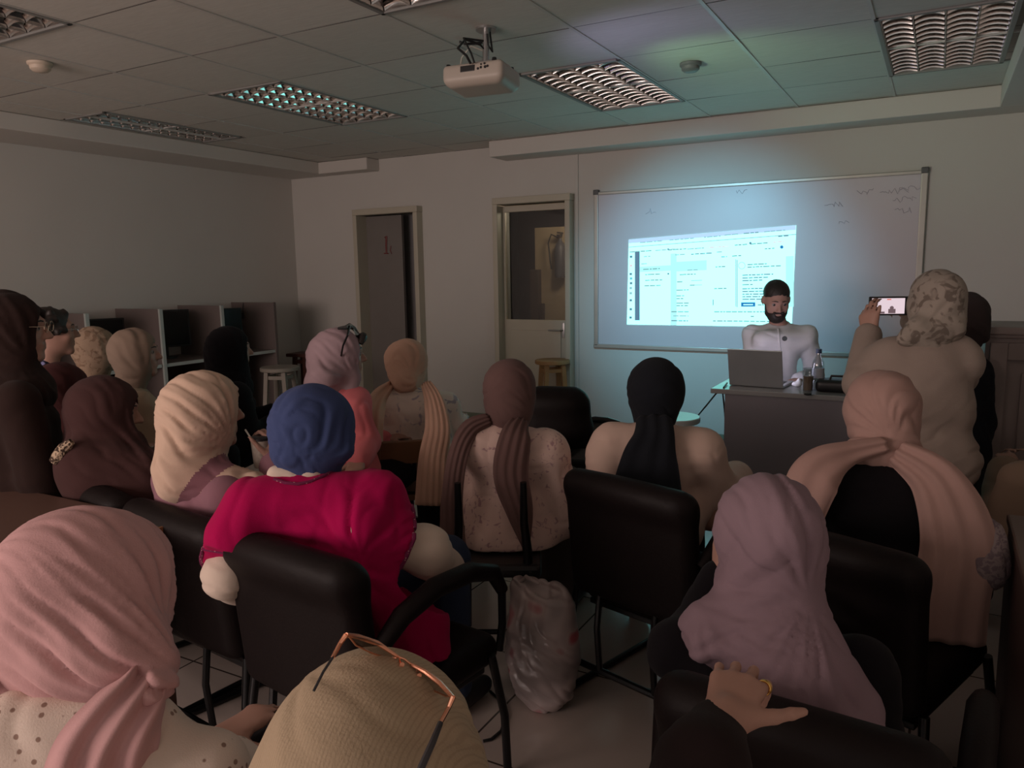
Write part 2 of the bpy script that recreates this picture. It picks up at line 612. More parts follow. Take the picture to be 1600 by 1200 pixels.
def rotm(ax, deg):
    return np.array(Matrix.Rotation(math.radians(deg), 3, ax))
def hand(w, d, n, s, curls, spread=0.0, thumb=(0.75, 0.6, -0.15), tcurl=20, k=1.0):
    """wrist, finger direction, back-of-hand normal, thumb side -> list of solids. curls: 4 x 3 angles (index..little)"""
    w = np.asarray(w, float)
    d = np.asarray(d, float); d = d / np.linalg.norm(d)
    n = np.asarray(n, float); n = n - d * (n @ d); n = n / np.linalg.norm(n)
    s0 = np.cross(d, n); s = s0 if s0 @ np.asarray(s, float) > 0 else -s0
    out = []
    offs = [0.030, 0.010, -0.011, -0.030]
    lens = [(0.040, 0.025, 0.020), (0.045, 0.028, 0.021), (0.041, 0.026, 0.020), (0.032, 0.019, 0.018)]
    up = [0.082, 0.087, 0.082, 0.073]
    for i in range(4):
        kb = w + k * (d * up[i] + s * offs[i] + n * (0.002 if i in (1, 2) else 0))
        out.append((cap(w + k * (s * offs[i] * 0.55 + d * 0.008), kb, 0.0135 * k, 0.0115 * k), 0.012))
        a = 0; p = kb
        sd = d + s * (offs[i] * spread)
        sd = sd / np.linalg.norm(sd)
        rr = [0.0088, 0.0080, 0.0072, 0.0062] if i < 3 else [0.0078, 0.007, 0.0063, 0.0055]
        for j in range(3):
            a += curls[i][j]
            v = sd * math.cos(math.radians(a)) - n * math.sin(math.radians(a))
            p2 = p + v * lens[i][j] * k
            out.append((cap(p, p2, rr[j] * k, rr[j + 1] * k), 0.004))
            p = p2
    tb = w + k * (d * 0.022 + s * 0.024 - n * 0.004)
    tv = s * thumb[0] + d * thumb[1] + n * thumb[2]
    tv = tv / np.linalg.norm(tv)
    t1 = tb + tv * 0.042 * k
    out.append((cap(w + k * s * 0.012, tb, 0.015 * k, 0.014 * k), 0.012))
    out.append((cap(tb, t1, 0.0145 * k, 0.0105 * k), 0.010))
    tv2 = tv * math.cos(math.radians(tcurl)) + (d * 0.8 - n * 0.3) * math.sin(math.radians(tcurl)); tv2 /= np.linalg.norm(tv2)
    t2 = t1 + tv2 * 0.030 * k
    out.append((cap(t1, t2, 0.0100 * k, 0.0085 * k), 0.004))
    t3 = t2 + tv2 * 0.022 * k
    out.append((cap(t2, t3, 0.0088 * k, 0.0068 * k), 0.004))
    out.append((cap(w - d * 0.03, w + d * 0.01, 0.022 * k, 0.021 * k), 0.012))
    return out
REST = [(18, 25, 15), (22, 28, 16), (26, 30, 18), (30, 32, 18)]
GRIP = [(50, 60, 35), (55, 65, 35), (58, 65, 35), (60, 65, 35)]

class Person:
    def __init__(s, label, crown, yaw, hyaw=0, pitch=0, roll=0, lean=0.05, side=0.0, zp=0.55, stand=False, bare=False,
                 sw=0.165, group=None, category='person', hs=1.0, nbx=0.0):
        s.hs = hs
        th = math.radians(yaw)
        s.yaw = yaw
        s.RW = np.array([[math.cos(th), math.sin(th), 0], [-math.sin(th), math.cos(th), 0], [0, 0, 1]])   # local->room
        D = crown[2]
        c = at(*crown)
        HF = rotm('Z', -hyaw) @ rotm('X', pitch) @ rotm('Y', roll)
        s.HF = HF
        base = c - s.RW @ V(side, lean, 0); base[2] = 0
        s.base = base
        s.D = D
        s.root = empty('person', base, -th)
        s.label = label; s.group = group; s.category = category
        s.H = s.L(c)
        s.stand = stand
        if stand: zp = s.H[2] - 0.62
        s.zp = zp
        s.NB = s.H + HF @ V(0, -0.03, -0.02) + V(nbx, -0.02, -0.165)
        s.P = V(0, 0, zp)
        sx = V(sw, 0, 0)
        up = s.NB - s.P
        s.S = {1: s.NB + sx + V(0, 0.01, -0.05), -1: s.NB - sx + V(0, 0.01, -0.05)}
        s.E = {}; s.W = {}; s.K = {}; s.A = {}; s.T = {}; s.hands = {}
        for g in (1, -1):
            s.E[g] = s.S[g] + V(0.05 * g, 0.03, -0.25)
            s.W[g] = V(0.09 * g, 0.30, zp + 0.13) if not stand else s.E[g] + V(-0.01 * g, 0.06, -0.23)
            if stand:
                s.K[g] = V(0.09 * g, 0.02, zp * 0.52); s.A[g] = V(0.09 * g, -0.01, 0.08)
            else:
                s.K[g] = V(0.11 * g, 0.40, zp + 0.02); s.A[g] = V(0.11 * g, 0.42, 0.085)
            s.T[g] = s.A[g] + V(0.01 * g, 0.15, -0.045)
    def L(s, w):
        return s.RW.T @ (np.asarray(w, float) - s.base)
    def px(s, x, y, D=None, dD=0.0):
        return s.L(at(x, y, (s.D if D is None else D) + dD))
    def r(s, px, D=None):
        return px * (s.D if D is None else D) / FPX
    def hp(s, x, y, z):
        return s.H + s.HF @ (V(x, y, z) * s.hs)
    def arm(s, g, e, w):
        s.E[g] = np.asarray(e, float); s.W[g] = np.asarray(w, float)
    def torso(s, e=0.0):
        P, N = s.P, s.NB
        def ring(t, rx, ry, oy=0):
            c = P + (N - P) * t
            return (c[2], c[0], c[1] + oy, rx + e, ry + e)
        R = [(P[2] - 0.09, P[0], P[1], 0.14 + e, 0.115 + e), (P[2] - 0.02, P[0], P[1], 0.165 + e, 0.130 + e), ring(0.12, 0.160, 0.125), ring(0.42, 0.125, 0.098, 0.01),
             ring(0.70, 0.142, 0.105, 0.012), ring(0.84, 0.135, 0.088, 0.0), ring(0.95, 0.085, 0.07), ring(1.03, 0.050, 0.050)]
        return loft(R, 2.3)
    def body(s, face=False, h=None, hands=(), ears=False, child=False):
        h = h or (0.0075 if face else 0.013)
        hp = s.hp; HF = s.HF; q = s.hs
        pr = [s.torso(-0.012)]
        hd = [ell(hp(0, -0.012, 0.025), V(0.074, 0.094, 0.088) * q, HF), (ell(hp(0, 0.022, -0.035), V(0.060, 0.066, 0.080) * q, HF), 0.03)]
        if face:
            hd += [(cap(hp(-0.012, 0.066, -0.094), hp(0.012, 0.066, -0.094), 0.019 * q), 0.02),
                   (cap(hp(0, 0.084, 0.018), hp(0, 0.108, -0.022), 0.007 * q, 0.0115 * q), 0.010),
                   (ell(hp(0.011, 0.095, -0.026), V(0.009, 0.011, 0.008), HF), 0.005), (ell(hp(-0.012, 0.096, -0.026), V(0.009, 0.011, 0.008), HF), 0.005),
                   (cap(hp(-0.040, 0.070, 0.030), hp(0, 0.084, 0.030), 0.010), 0.012), (cap(hp(0.040, 0.070, 0.030), hp(0, 0.084, 0.030), 0.010), 0.012),
                   ('-', ell(hp(0.031, 0.098, 0.010), V(0.018, 0.018, 0.013), HF), 0.010), ('-', ell(hp(-0.031, 0.098, 0.010), V(0.018, 0.018, 0.013), HF), 0.010),
                   (cap(hp(-0.018, 0.083, -0.050), hp(0.018, 0.083, -0.050), 0.0075), 0.004), (cap(hp(-0.015, 0.082, -0.063), hp(0.015, 0.082, -0.063), 0.008), 0.004),
                   (ell(hp(0.042, 0.055, -0.022), V(0.022, 0.022, 0.024), HF), 0.02), (ell(hp(-0.042, 0.055, -0.022), V(0.022, 0.022, 0.024), HF), 0.02)]
        if ears:
            for g in (1, -1):
                hd += [(ell(hp(0.078 * g, -0.012, 0.0), V(0.010, 0.020, 0.031), HF @ rotm('Z', 20 * g)), 0.006)]
        hd = near(comb(hd, 0.02), s.H, 0.34)
        pr += [(hd, 0.01), (cap(hp(0, -0.015, -0.05), s.NB + V(0, 0, -0.02), 0.050, 0.056), 0.025)]
        for g in (1, -1):
            pr += [(cap(s.NB + V(0.04 * g, 0, -0.04), s.S[g], 0.045, 0.050), 0.04), (cap(s.S[g], s.E[g], 0.047, 0.037), 0.03),
                   (cap(s.E[g], s.W[g], 0.037, 0.024), 0.02),
                   (cap(s.P + V(0.085 * g, 0, -0.01), s.K[g], 0.085, 0.056), 0.04), (cap(s.K[g], s.A[g], 0.056, 0.034), 0.02),
                   (cap(s.A[g] + V(0, -0.03, -0.045), s.T[g], 0.033, 0.026), 0.02)]
            hh = s.hands.get(g)
            if hh is None:
                d = s.W[g] - s.E[g]; d = d / np.linalg.norm(d)
                n = V(0, 0, 1) if abs(d[2]) < 0.8 else V(g, 0, 0)
                hh = hand(s.W[g], d, n, V(-g, 0, 0) if abs(d[2]) < 0.8 else V(0, 1, 0), REST)
            pr.append((near(comb(hh, 0.006), s.W[g] + (s.W[g] - s.E[g]) * 0.3, 0.42), 0.006))
        fn = comb(pr, 0.03)
        allp = np.array([s.H + V(0, 0, 0.2), s.H - V(0, 0, 0.1) + V(0.14, 0.15, 0), s.H - V(0.14, 0.15, 0)] + [x for D_ in (s.S, s.E, s.W, s.K, s.A, s.T) for x in D_.values()] + [s.P])
        lo = allp.min(0) - 0.14; hi = allp.max(0) + 0.14
        for g in (1, -1):
            lo = np.minimum(lo, s.W[g] - 0.2); hi = np.maximum(hi, s.W[g] + 0.2)
        lo[2] = max(lo[2], -0.01)
        s.root.name = 'person'
        b = solid('body', fn, lo, hi, h, [SKIN], s.root, it=1)
        if face:
            for g in (1, -1):
                m = MB()
                c = s.hp(0.031 * g, 0.072, 0.009)
                f = s.HF @ V(0.1 * g, 1, 0)
                m.v = []; 
                bm = bmesh.new(); bmesh.ops.create_uvsphere(bm, u_segments=16, v_segments=10, radius=0.0125)
                bm.transform(Matrix.Translation(c)); bm.verts.index_update()
                m.add([v.co[:] for v in bm.verts], [[v.index for v in f_.verts] for f_ in bm.faces]); bm.free()
                o = m.build('eye', [EYEW, DARKHAIR], b, True, False)
                ax = Vector(f).normalized(); cc = Vector(c)
                for pl in o.data.polygons:
                    if (pl.center - cc).normalized().dot(ax) > 0.82: pl.material_index = 1
                m = MB(); m.tube([s.hp(x * g, y, z) for x, y, z in ((0.012, 0.091, 0.032), (0.028, 0.087, 0.035), (0.046, 0.073, 0.029))], [0.0028, 0.0032, 0.0015], 8)
                m.build('eyebrow', [DARKHAIR], b, True)
        return b
    def bounds(s, m=0.2, zlo=None):
        a = np.array([s.P, s.NB, s.H] + list(s.S.values()) + list(s.E.values()) + list(s.W.values()))
        return a.min(0) - m, a.max(0) + m
    def top(s, mats, e=0.022, h=0.011, hem=None, sleeve=1.0, extra=(), folds=None, name='blouse', sl_e=0.016, matfn=None, k=0.03, it=2, neck=True, pad=0.2, cuff=0.0):
        pr = [s.torso(e)]
        for g in (1, -1):
            d = s.W[g] - s.E[g]
            pr += [(cap(s.NB + V(0.05 * g, 0, -0.035), s.S[g], 0.040 + e * 0.7, 0.044 + e * 0.7), 0.035), (cap(s.S[g], s.E[g], 0.046 + sl_e * 0.8, 0.038 + sl_e), 0.025)]
            if sleeve > 0:
                pr += [(cap(s.E[g], s.E[g] + d * (sleeve * 0.97), 0.042 + sl_e, 0.028 + sl_e + cuff), 0.02)]
        if neck: pr += [(cap(s.NB, s.NB + V(0, 0, 0.035), 0.062, 0.056), 0.02)]
        pr += list(extra)
        fn0 = comb(pr, k)
        hz = (s.P[2] - 0.10) if hem is None else hem
        fn = lambda p: np.maximum(fn0(p), hz - p[:, 2])
        lo, hi = s.bounds(pad); lo[2] = min(lo[2], hz - 0.02)
        if folds is None:
            folds = fsum(fold_dir((0.25, 0.1, 1), 42, 0.0035, seed=s.D * 3), fold_dir((1, 0.2, 0.25), 34, 0.003, seed=s.D * 5))
        return solid(name, fn, lo, hi, h, mats if isinstance(mats, list) else [mats], s.root, folds, it, matfn)
    def lower(s, mat, skirt=False, name='trousers', h=0.016):
        pr = [ell(s.P + V(0, 0, -0.02), (0.19, 0.16, 0.13))]
        for g in (1, -1):
            pr += [(cap(s.P + V(0.085 * g, 0, -0.01), s.K[g], 0.10, 0.075), 0.04), (cap(s.K[g], s.A[g] + V(0, 0, 0.03), 0.072, 0.062), 0.02)]
        if skirt:
            pr += [(cap(s.P, (s.K[1] + s.K[-1]) / 2, 0.10, 0.08), 0.06), (cap((s.K[1] + s.K[-1]) / 2, (s.A[1] + s.A[-1]) / 2 + V(0, 0, 0.03), 0.10, 0.12), 0.06)]
        a = np.array([s.P] + list(s.K.values()) + list(s.A.values()))
        lo = a.min(0) - 0.22; hi = a.max(0) + 0.22; lo[2] = 0.03
        f0 = comb(pr, 0.04)
        o = solid('skirt' if skirt else name, lambda p: np.maximum(f0(p), 0.06 - p[:, 2]), lo, hi, h, [mat], s.root, fold_dir((1, 0.3, 0.2), 40, 0.004, seed=s.D))
        for g in (1, -1):
            f = comb([cap(s.A[g] + V(0, -0.03, -0.045), s.T[g] + V(0, 0.01, 0.0), 0.038, 0.033)])
            f2 = lambda p, f=f: np.maximum(f(p), 0.001 - p[:, 2])
            q = np.array([s.A[g], s.T[g]])
            solid('shoe', f2, q.min(0) - V(0.09, 0.09, 0.06), q.max(0) + 0.07, 0.012, [SHOE], s.root, it=1)
        return o
    def hijab(s, mats, h=0.009, big=0.0, cape=0.0, extra=(), folds=None, G=None, nf=13, amp=0.007, opening=True, shells=None, matfn=None, k=0.035,
              pad=0.06, capez=0.0, zmin=None, under=None, it=2, name='hijab', nk=0.0, r1=0.35):
        hp = s.hp; HF = s.HF; q = s.hs
        pr = [ell(hp(0, -0.018, 0.020), (V(0.094, 0.112, 0.106) + big) * q, HF),
              (ell(hp(0, -0.01, -0.05), (V(0.082, 0.088, 0.095) + big) * q, HF), 0.04),
              (cap(hp(0, -0.012, -0.07), s.NB + V(0, 0.0, 0.01), 0.064 + big + nk, 0.068 + big + nk), 0.03)]
        if cape > 0:
            pr += [(ell(s.NB + V(0, 0.02, -0.035 - capez), (0.115 + cape, 0.10 + cape * 0.6, 0.06 + cape * 0.6)), 0.05)]
        pr += list(extra)
        if opening:
            pr += [('-', ell(hp(0, 0.112, -0.020), V(0.055, 0.075, 0.080) * q, HF), 0.010)]
        fn0 = comb(pr, k)
        fn = fn0 if zmin is None else (lambda p: np.maximum(fn0(p), zmin - p[:, 2]))
        a = np.array([hp(0, 0, 0.14), hp(0.12, 0.12, 0), hp(-0.12, -0.15, 0), s.NB - V(0.13 + cape, 0.13 + cape, 0.1 + cape), s.NB + V(0.13 + cape, 0.15 + cape, 0)])
        lo = a.min(0) - pad - big; hi = a.max(0) + pad + big
        if G is None: G = hp(0.055, 0.05, -0.10)
        if folds is None:
            folds = fsum(fold_radial(G, HF @ V(0.6, 0.6, -0.5), nf, amp, seed=s.D * 7, r1=r1), fold_dir((0.2, 0.3, 1), 30, 0.002, seed=s.D))
        return solid(name, fn, lo, hi, h, mats if isinstance(mats, list) else [mats], s.root, folds, it, matfn, shells)
    def done(s):
        tag(s.root, s.label, s.category, s.group)
        return s.root
# ------------------------------------------------------------------ the room
WX0, WX1, WY, CZ = -6.35, 0.95, 6.5, 2.65
YB = -3.0
wallm = plain('wall_paint', (0.59, 0.57, 0.535), 0.75, noise=0.05, nscale=1.5, bump=0.12, bscale=35)
softm = plain('soffit_paint', (0.62, 0.59, 0.55), 0.7, noise=0.03, nscale=2)
framem = plain('cream_door_paint', (0.50, 0.46, 0.37), 0.5, noise=0.05)
blackm = plain('black_plastic', (0.012, 0.012, 0.013), 0.4)
metalm = plain('grey_metal', (0.5, 0.5, 0.5), 0.35, 0.9)

def struct(o, kind='structure'):
    o['kind'] = kind
    return o

# floor: large glossy tiles
fm, nt, p = new_mat('floor_tiles')
tc = nt.nodes.new('ShaderNodeTexCoord')
br = nt.nodes.new('ShaderNodeTexBrick')
br.offset = 0.0
br.inputs['Scale'].default_value = 1.0
br.inputs['Brick Width'].default_value = 0.62
br.inputs['Row Height'].default_value = 0.62
br.inputs['Mortar Size'].default_value = 0.004
br.inputs['Color1'].default_value = (0.44, 0.37, 0.33, 1)
br.inputs['Color2'].default_value = (0.47, 0.39, 0.35, 1)
br.inputs['Mortar'].default_value = (0.06, 0.045, 0.04, 1)
nt.links.new(tc.outputs['Object'], br.inputs['Vector'])
nt.links.new(br.outputs['Color'], p.inputs['Base Color'])
p.inputs['Roughness'].default_value = 0.16
b = MB(); b.box(((WX0 + WX1) / 2, (WY + YB) / 2, -0.05), (WX1 - WX0 + 0.3, WY - YB + 0.3, 0.1))
struct(b.build('floor', fm))

# ceiling with lay-in tiles
cm, nt, p = new_mat('ceiling_tiles')
p.inputs['Roughness'].default_value = 0.85
tc = nt.nodes.new('ShaderNodeTexCoord')
mp = nt.nodes.new('ShaderNodeMapping')
mp.inputs['Location'].default_value = (0.34, -4.22, 0)
nt.links.new(tc.outputs['Object'], mp.inputs['Vector'])
br = nt.nodes.new('ShaderNodeTexBrick')
br.offset = 0.0
br.inputs['Scale'].default_value = 1.0
br.inputs['Brick Width'].default_value = 0.64
br.inputs['Row Height'].default_value = 0.64
br.inputs['Mortar Size'].default_value = 0.006
br.inputs['Mortar Smooth'].default_value = 0.3
br.inputs['Color1'].default_value = (0.60, 0.58, 0.53, 1)
br.inputs['Color2'].default_value = (0.65, 0.63, 0.58, 1)
br.inputs['Mortar'].default_value = (0.10, 0.095, 0.09, 1)
nt.links.new(mp.outputs['Vector'], br.inputs['Vector'])
no = nt.nodes.new('ShaderNodeTexNoise'); no.inputs['Scale'].default_value = 30; no.inputs['Detail'].default_value = 5
mp2 = nt.nodes.new('ShaderNodeMapping'); mp2.inputs['Scale'].default_value = (0.4, 3, 1)
nt.links.new(tc.outputs['Object'], mp2.inputs['Vector']); nt.links.new(mp2.outputs['Vector'], no.inputs['Vector'])
mr = nt.nodes.new('ShaderNodeMapRange'); mr.inputs['To Min'].default_value = 0.86; mr.inputs['To Max'].default_value = 1.1
nt.links.new(no.outputs['Fac'], mr.inputs['Value'])
mm = nt.nodes.new('ShaderNodeVectorMath'); mm.operation = 'SCALE'
nt.links.new(br.outputs['Color'], mm.inputs[0]); nt.links.new(mr.outputs['Result'], mm.inputs['Scale'])
nt.links.new(mm.outputs['Vector'], p.inputs['Base Color'])
b = MB()
b.box(((WX0 + WX1) / 2, (WY + YB) / 2, CZ + 0.2), (WX1 - WX0 + 0.3, WY - YB + 0.3, 0.02))
for i in range(12):                       # tile by tile, leaving the light openings free
    for j in range(15):
        x1 = -0.34 + 0.64 * 2 - 0.64 * i; x0 = x1 - 0.64
        y0 = 4.22 + 0.64 * 3 - 0.64 * j; y1 = y0 + 0.64
        cx, cy = (x0 + x1) / 2, (y0 + y1) / 2
        if any(a < cx < c and d < cy < e for a, c, d, e in ((-4.18, -3.54, 3.58, 4.86), (-2.26, -1.62, 4.22, 5.5), (-0.34, 0.30, 4.22, 5.5), (-4.18, -3.54, 1.02, 2.3), (-2.26, -1.62, 1.66, 2.94))):
            continue
        x0 = max(x0, WX0); x1 = min(x1, WX1); y1 = min(y1, WY); y0 = max(y0, YB)
        if x1 - x0 < 0.02 or y1 - y0 < 0.02: continue
        if y0 > 3.5 and y1 < 4.9 and x0 < -5.22 and x1 > -5.70:
            if x0 < -5.70: x1 = -5.70
            else: x0 = -5.22
        if x1 - x0 < 0.02: continue
        t = random.uniform(0, 0.003)
        q = [(x0 + 0.003, y0 + 0.003, CZ + t), (x1 - 0.003, y0 + 0.003, CZ + random.uniform(0, 0.004)), (x1 - 0.003, y1 - 0.003, CZ + t), (x0 + 0.003, y1 - 0.003, CZ + random.uniform(0, 0.004))]
        b.poly(q, (0, 0, 0.012))
struct(b.build('ceiling', cm))
gridm = plain('ceiling_bar_paint', (0.56, 0.54, 0.51), 0.5)
b = MB()
for i in range(10):
    x = -0.34 - 0.64 * i
    if x > WX0: b.box((x, (WY + YB) / 2, CZ + 0.0035), (0.018, WY - YB, 0.013))
for j in range(15):
    y = 4.22 + 0.64 * 3 - 0.64 * j
    b.box(((WX0 + WX1) / 2, y, CZ + 0.008), (WX1 - WX0, 0.012, 0.010))
struct(b.build('trim_1', gridm))

# back wall with its two door openings
d1a, d1b, d1t = onp(568, 400, 1, WY)[0], onp(656, 400, 1, WY)[0], 2.09
d2a, d2b, d2t = onp(785, 400, 1, WY)[0], onp(890, 400, 1, WY)[0], 2.11
b = MB()
def seg(x0, x1, z0, z1): b.box(((x0 + x1) / 2, WY + 0.075, (z0 + z1) / 2), (x1 - x0, 0.15, z1 - z0))
seg(WX0 - 0.1, d1a, 0, CZ); seg(d1a, d1b, d1t, CZ); seg(d1b, d2a, 0, CZ); seg(d2a, d2b, d2t, CZ); seg(d2b, WX1 + 0.1, 0, CZ)
struct(b.build('wall_back', wallm))
b = MB(); b.box((WX0 - 0.05, (WY + YB) / 2, CZ / 2), (0.1, WY - YB + 0.2, CZ)); struct(b.build('wall_left', wallm))
b = MB(); b.box((WX1 + 0.05, (WY + YB) / 2, CZ / 2), (0.1, WY - YB + 0.2, CZ)); struct(b.build('wall_right', wallm))
# soffits: above the board, down the left side with its short return, down the right side
b = MB()
b.box(((-3.62 + WX1) / 2, WY - 0.16, CZ - 0.07), (WX1 + 3.62, 0.32, 0.14), bev=0.01)
b.box((0.62, (6.178 + YB) / 2, CZ - 0.071), (0.66, 6.178 - YB, 0.138), bev=0.004)
struct(b.build('trim_2', softm))
b = MB()
b.box(((WX0 - 5.76) / 2, (WY + YB) / 2, CZ - 0.06), (WX0 * -1 - 5.76, WY - YB, 0.12), bev=0.01)
b.box(((-5.76 - 5.12) / 2 - 0.01, WY - 0.1, CZ - 0.061), (0.66, 0.2, 0.118), bev=0.01)
struct(b.build('trim_3', softm))
# baseboard
bbm = plain('green_skirting', (0.20, 0.23, 0.17), 0.5)
b = MB()
for x0, x1 in ((WX0, d1a - 0.07), (d1b + 0.07, d2a - 0.07), (d2b + 0.07, WX1)):
    b.box(((x0 + x1) / 2, WY - 0.008, 0.04), (x1 - x0, 0.016, 0.08), bev=0.003)
struct(b.build('baseboard_back', bbm))
# pipe chase corner line beside door 2
b = MB(); b.box((onp(902, 400, 1, WY)[0], WY - 0.006, CZ / 2), (0.03, 0.012, CZ), bev=0.004); struct(b.build('trim_4', wallm))

def casing(nm, xa, xb, zt):
    b = MB()
    for x in (xa - 0.022, xb + 0.022):
        b.box((x, WY + 0.0, zt / 2), (0.05, 0.2, zt), bev=0.006)
    b.box(((xa + xb) / 2, WY + 0.0, zt + 0.03), (xb - xa + 0.1, 0.2, 0.06), bev=0.006)
    return b
# door 1: grey leaf standing ajar in a deep opening, red hand-painted mark
r = empty('door_1', ((d1a + d1b) / 2, WY, 0)); struct(r)
o = casing('door_1', d1a, d1b, d1t).build('door_frame', framem, None)
o.parent = r; o.location = -Vector(r.location)
greyleaf = plain('grey_door_paint', (0.20, 0.18, 0.165), 0.5, noise=0.06)
xs = onp(629, 400, 1, WY + 0.065)[0]
b = MB(); b.box(((d1a - 0.1 + xs) / 2 - r.location.x, 0.085, d1t / 2), (xs - d1a + 0.1, 0.04, d1t - 0.01), bev=0.004)
b.build('door_leaf', greyleaf, r)
b = MB()
darkin = plain('painted_lobby_dark', (0.02, 0.02, 0.024), 0.8)  # near-black colour stands in for the unlit depth of the lobby
recm = plain('grey_recess', (0.24, 0.23, 0.23), 0.8)
b.box((0, 0.27, 1.3), (1.1, 0.04, 2.6)); b.box((-0.56, 0.22, 1.3), (0.04, 0.14, 2.6)); b.box((0.56, 0.22, 1.3), (0.04, 0.14, 2.6)); b.box((0, 0.22, 2.3), (1.1, 0.14, 0.04))
b.build('recess_lining', recm, r)
redm = plain('dark_red_paint', (0.16, 0.012, 0.012), 0.5)
b = MB()
def pt(px, py): 
    q = onp(px, py, 1, WY + 0.062); return (q[0] - r.location.x, q[1] - WY, q[2])
b.tube([pt(601, 371), pt(604, 369), pt(603.5, 384), pt(604, 396)], [0.006, 0.011, 0.011, 0.009], 6)
b.tube([pt(600, 396), pt(607, 396)], 0.006, 6)
b.tube([pt(611, 384), pt(610, 391), pt(612, 397)], [0.004, 0.005, 0.004], 6)
b.build('painted_number', redm, r, True)

# door 2: cream half-glazed leaf
r = empty('door_2', ((d2a + d2b) / 2, WY, 0)); struct(r)
o = casing('door_2', d2a, d2b, d2t).build('door_frame', framem, None); o.parent = r; o.location = -Vector(r.location)
gx0, gx1 = onp(790, 420, 1, WY + 0.02)[0] - r.location.x, onp(884, 420, 1, WY + 0.02)[0] - r.location.x
gz0, gz1 = onp(840, 500, 1, WY + 0.02)[2], onp(840, 329, 1, WY + 0.02)[2]
w = (d2b - d2a) / 2
b = MB()
b.box(((-w + gx0) / 2, 0.04, d2t / 2), (gx0 + w - 0.004, 0.04, d2t - 0.02), bev=0.004)
b.box(((gx1 + w) / 2, 0.04, d2t / 2), (w - gx1 - 0.004, 0.04, d2t - 0.02), bev=0.004)
b.box(((gx0 + gx1) / 2, 0.04, gz0 / 2), (gx1 - gx0 + 0.01, 0.04, gz0), bev=0.004)
b.box(((gx0 + gx1) / 2, 0.04, (gz1 + d2t) / 2 - 0.005), (gx1 - gx0 + 0.01, 0.04, d2t - gz1 - 0.01), bev=0.004)
b.box(((gx0 + gx1) / 2, 0.014, gz0 / 2), (gx1 - gx0 - 0.10, 0.012, gz0 - 0.2), bev=0.004)
b.build('door_leaf', framem, r)
b = MB(); b.box(((gx0 + gx1) / 2, 0.04, (gz0 + gz1) / 2), (gx1 - gx0 - 0.002, 0.006, gz1 - gz0 - 0.002))
b.build('glass_pane', glass('door_glass', (0.62, 0.66, 0.68), 0.06), r)
b = MB()
hx, hz = gx1 - 0.02, onp(868, 516, 1, WY)[2]
b.tube([(hx - 0.14, -0.035, hz), (hx - 0.02, -0.035, hz), (hx - 0.01, 0.02, hz)], 0.008, 8)
b.box((hx - 0.01, 0.016, hz), (0.03, 0.01, 0.14), bev=0.004)
b.build('door_handle', metalm, r, True)
# the dim lobby seen through the glass
lob = plain('lobby_paint', (0.50, 0.38, 0.25), 0.8)
lx = onp(836, 400, 1, 8.3)[0]
b = MB()
lzt = onp(860, 355, 1, 8.3)[2]
b.box(((lx - 2.75) / 2, 8.35, lzt / 2), (-2.75 - lx, 0.1, lzt))
struct(b.build('wall_lobby', lob))
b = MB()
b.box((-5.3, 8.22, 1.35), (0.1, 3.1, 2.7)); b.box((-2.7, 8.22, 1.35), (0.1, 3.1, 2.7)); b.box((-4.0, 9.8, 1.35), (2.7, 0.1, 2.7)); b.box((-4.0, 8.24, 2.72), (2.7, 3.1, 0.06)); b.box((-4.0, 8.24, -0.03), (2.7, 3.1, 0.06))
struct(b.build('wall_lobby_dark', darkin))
b = MB(); b.box((lx + 0.02, 8.28, 0.75), (0.12, 0.1, 1.5), bev=0.01); b.box((lx + 0.13, 8.22, 0.85), (0.05, 0.05, 0.5), bev=0.01)
b.build('trim_5', plain('dark_wood', (0.07, 0.045, 0.03), 0.6))['kind'] = 'structure'
lamp('lobby_lamp', 'POINT', (-3.3, 7.5, 2.2), 30, (1.0, 0.74, 0.5), size=0.15)
q = onp(876, 400, 1, 8.22)
ex = empty('fire_extinguisher', (q[0], 8.21, q[2] - 0.25))
b = MB(); b.lathe([(0.0, 0), (0.06, 0.005), (0.066, 0.03), (0.066, 0.34), (0.05, 0.39), (0.022, 0.42), (0.02, 0.45)], n=20)
b.build('cylinder', plain('grey_cylinder', (0.10, 0.10, 0.12), 0.4), ex, True)
b = MB(); b.tube([(-0.02, -0.02, 0.46), (-0.10, -0.03, 0.50), (-0.14, -0.03, 0.40), (-0.11, -0.05, 0.22), (-0.09, -0.05, 0.1)], 0.009, 8)
b.build('hose', blackm, ex, True)
b = MB(); b.box((0, -0.02, 0.48), (0.03, 0.10, 0.03), bev=0.004); b.box((0.0, 0.0, 0.515), (0.02, 0.14, 0.015), bev=0.003); b.build('valve', blackm, ex)
tag(ex, 'dark fire extinguisher on the lobby wall behind the glazed door', 'fire extinguisher')

# ------------------------------------------------------------------ whiteboard and the projected picture
BX0, BX1, BZ0, BZ1 = -2.70, -0.13, 0.805, 2.155
boardm = plain('whiteboard_enamel', (0.60, 0.56, 0.60), 0.38, noise=0.04, nscale=2)
wb = empty('whiteboard', ((BX0 + BX1) / 2, WY, BZ0))
wbc = (BX0 + BX1) / 2
b = MB(); b.box((0, -0.012, (BZ1 - BZ0) / 2), (BX1 - BX0, 0.018, BZ1 - BZ0)); b.build('board', boardm, wb)
b = MB(); alm = plain('aluminium_trim', (0.40, 0.385, 0.35), 0.4, 0.5)
hw, hh = (BX1 - BX0) / 2, BZ1 - BZ0
b.box((0, -0.017, 0), (2 * hw + 0.05, 0.032, 0.035), bev=0.006); b.box((0, -0.017, hh), (2 * hw + 0.05, 0.032, 0.028), bev=0.006)
b.box((-hw, -0.017, hh / 2), (0.04, 0.032, hh), bev=0.006); b.box((hw, -0.017, hh / 2), (0.045, 0.032, hh), bev=0.006)
b.build('board_frame', alm, wb)
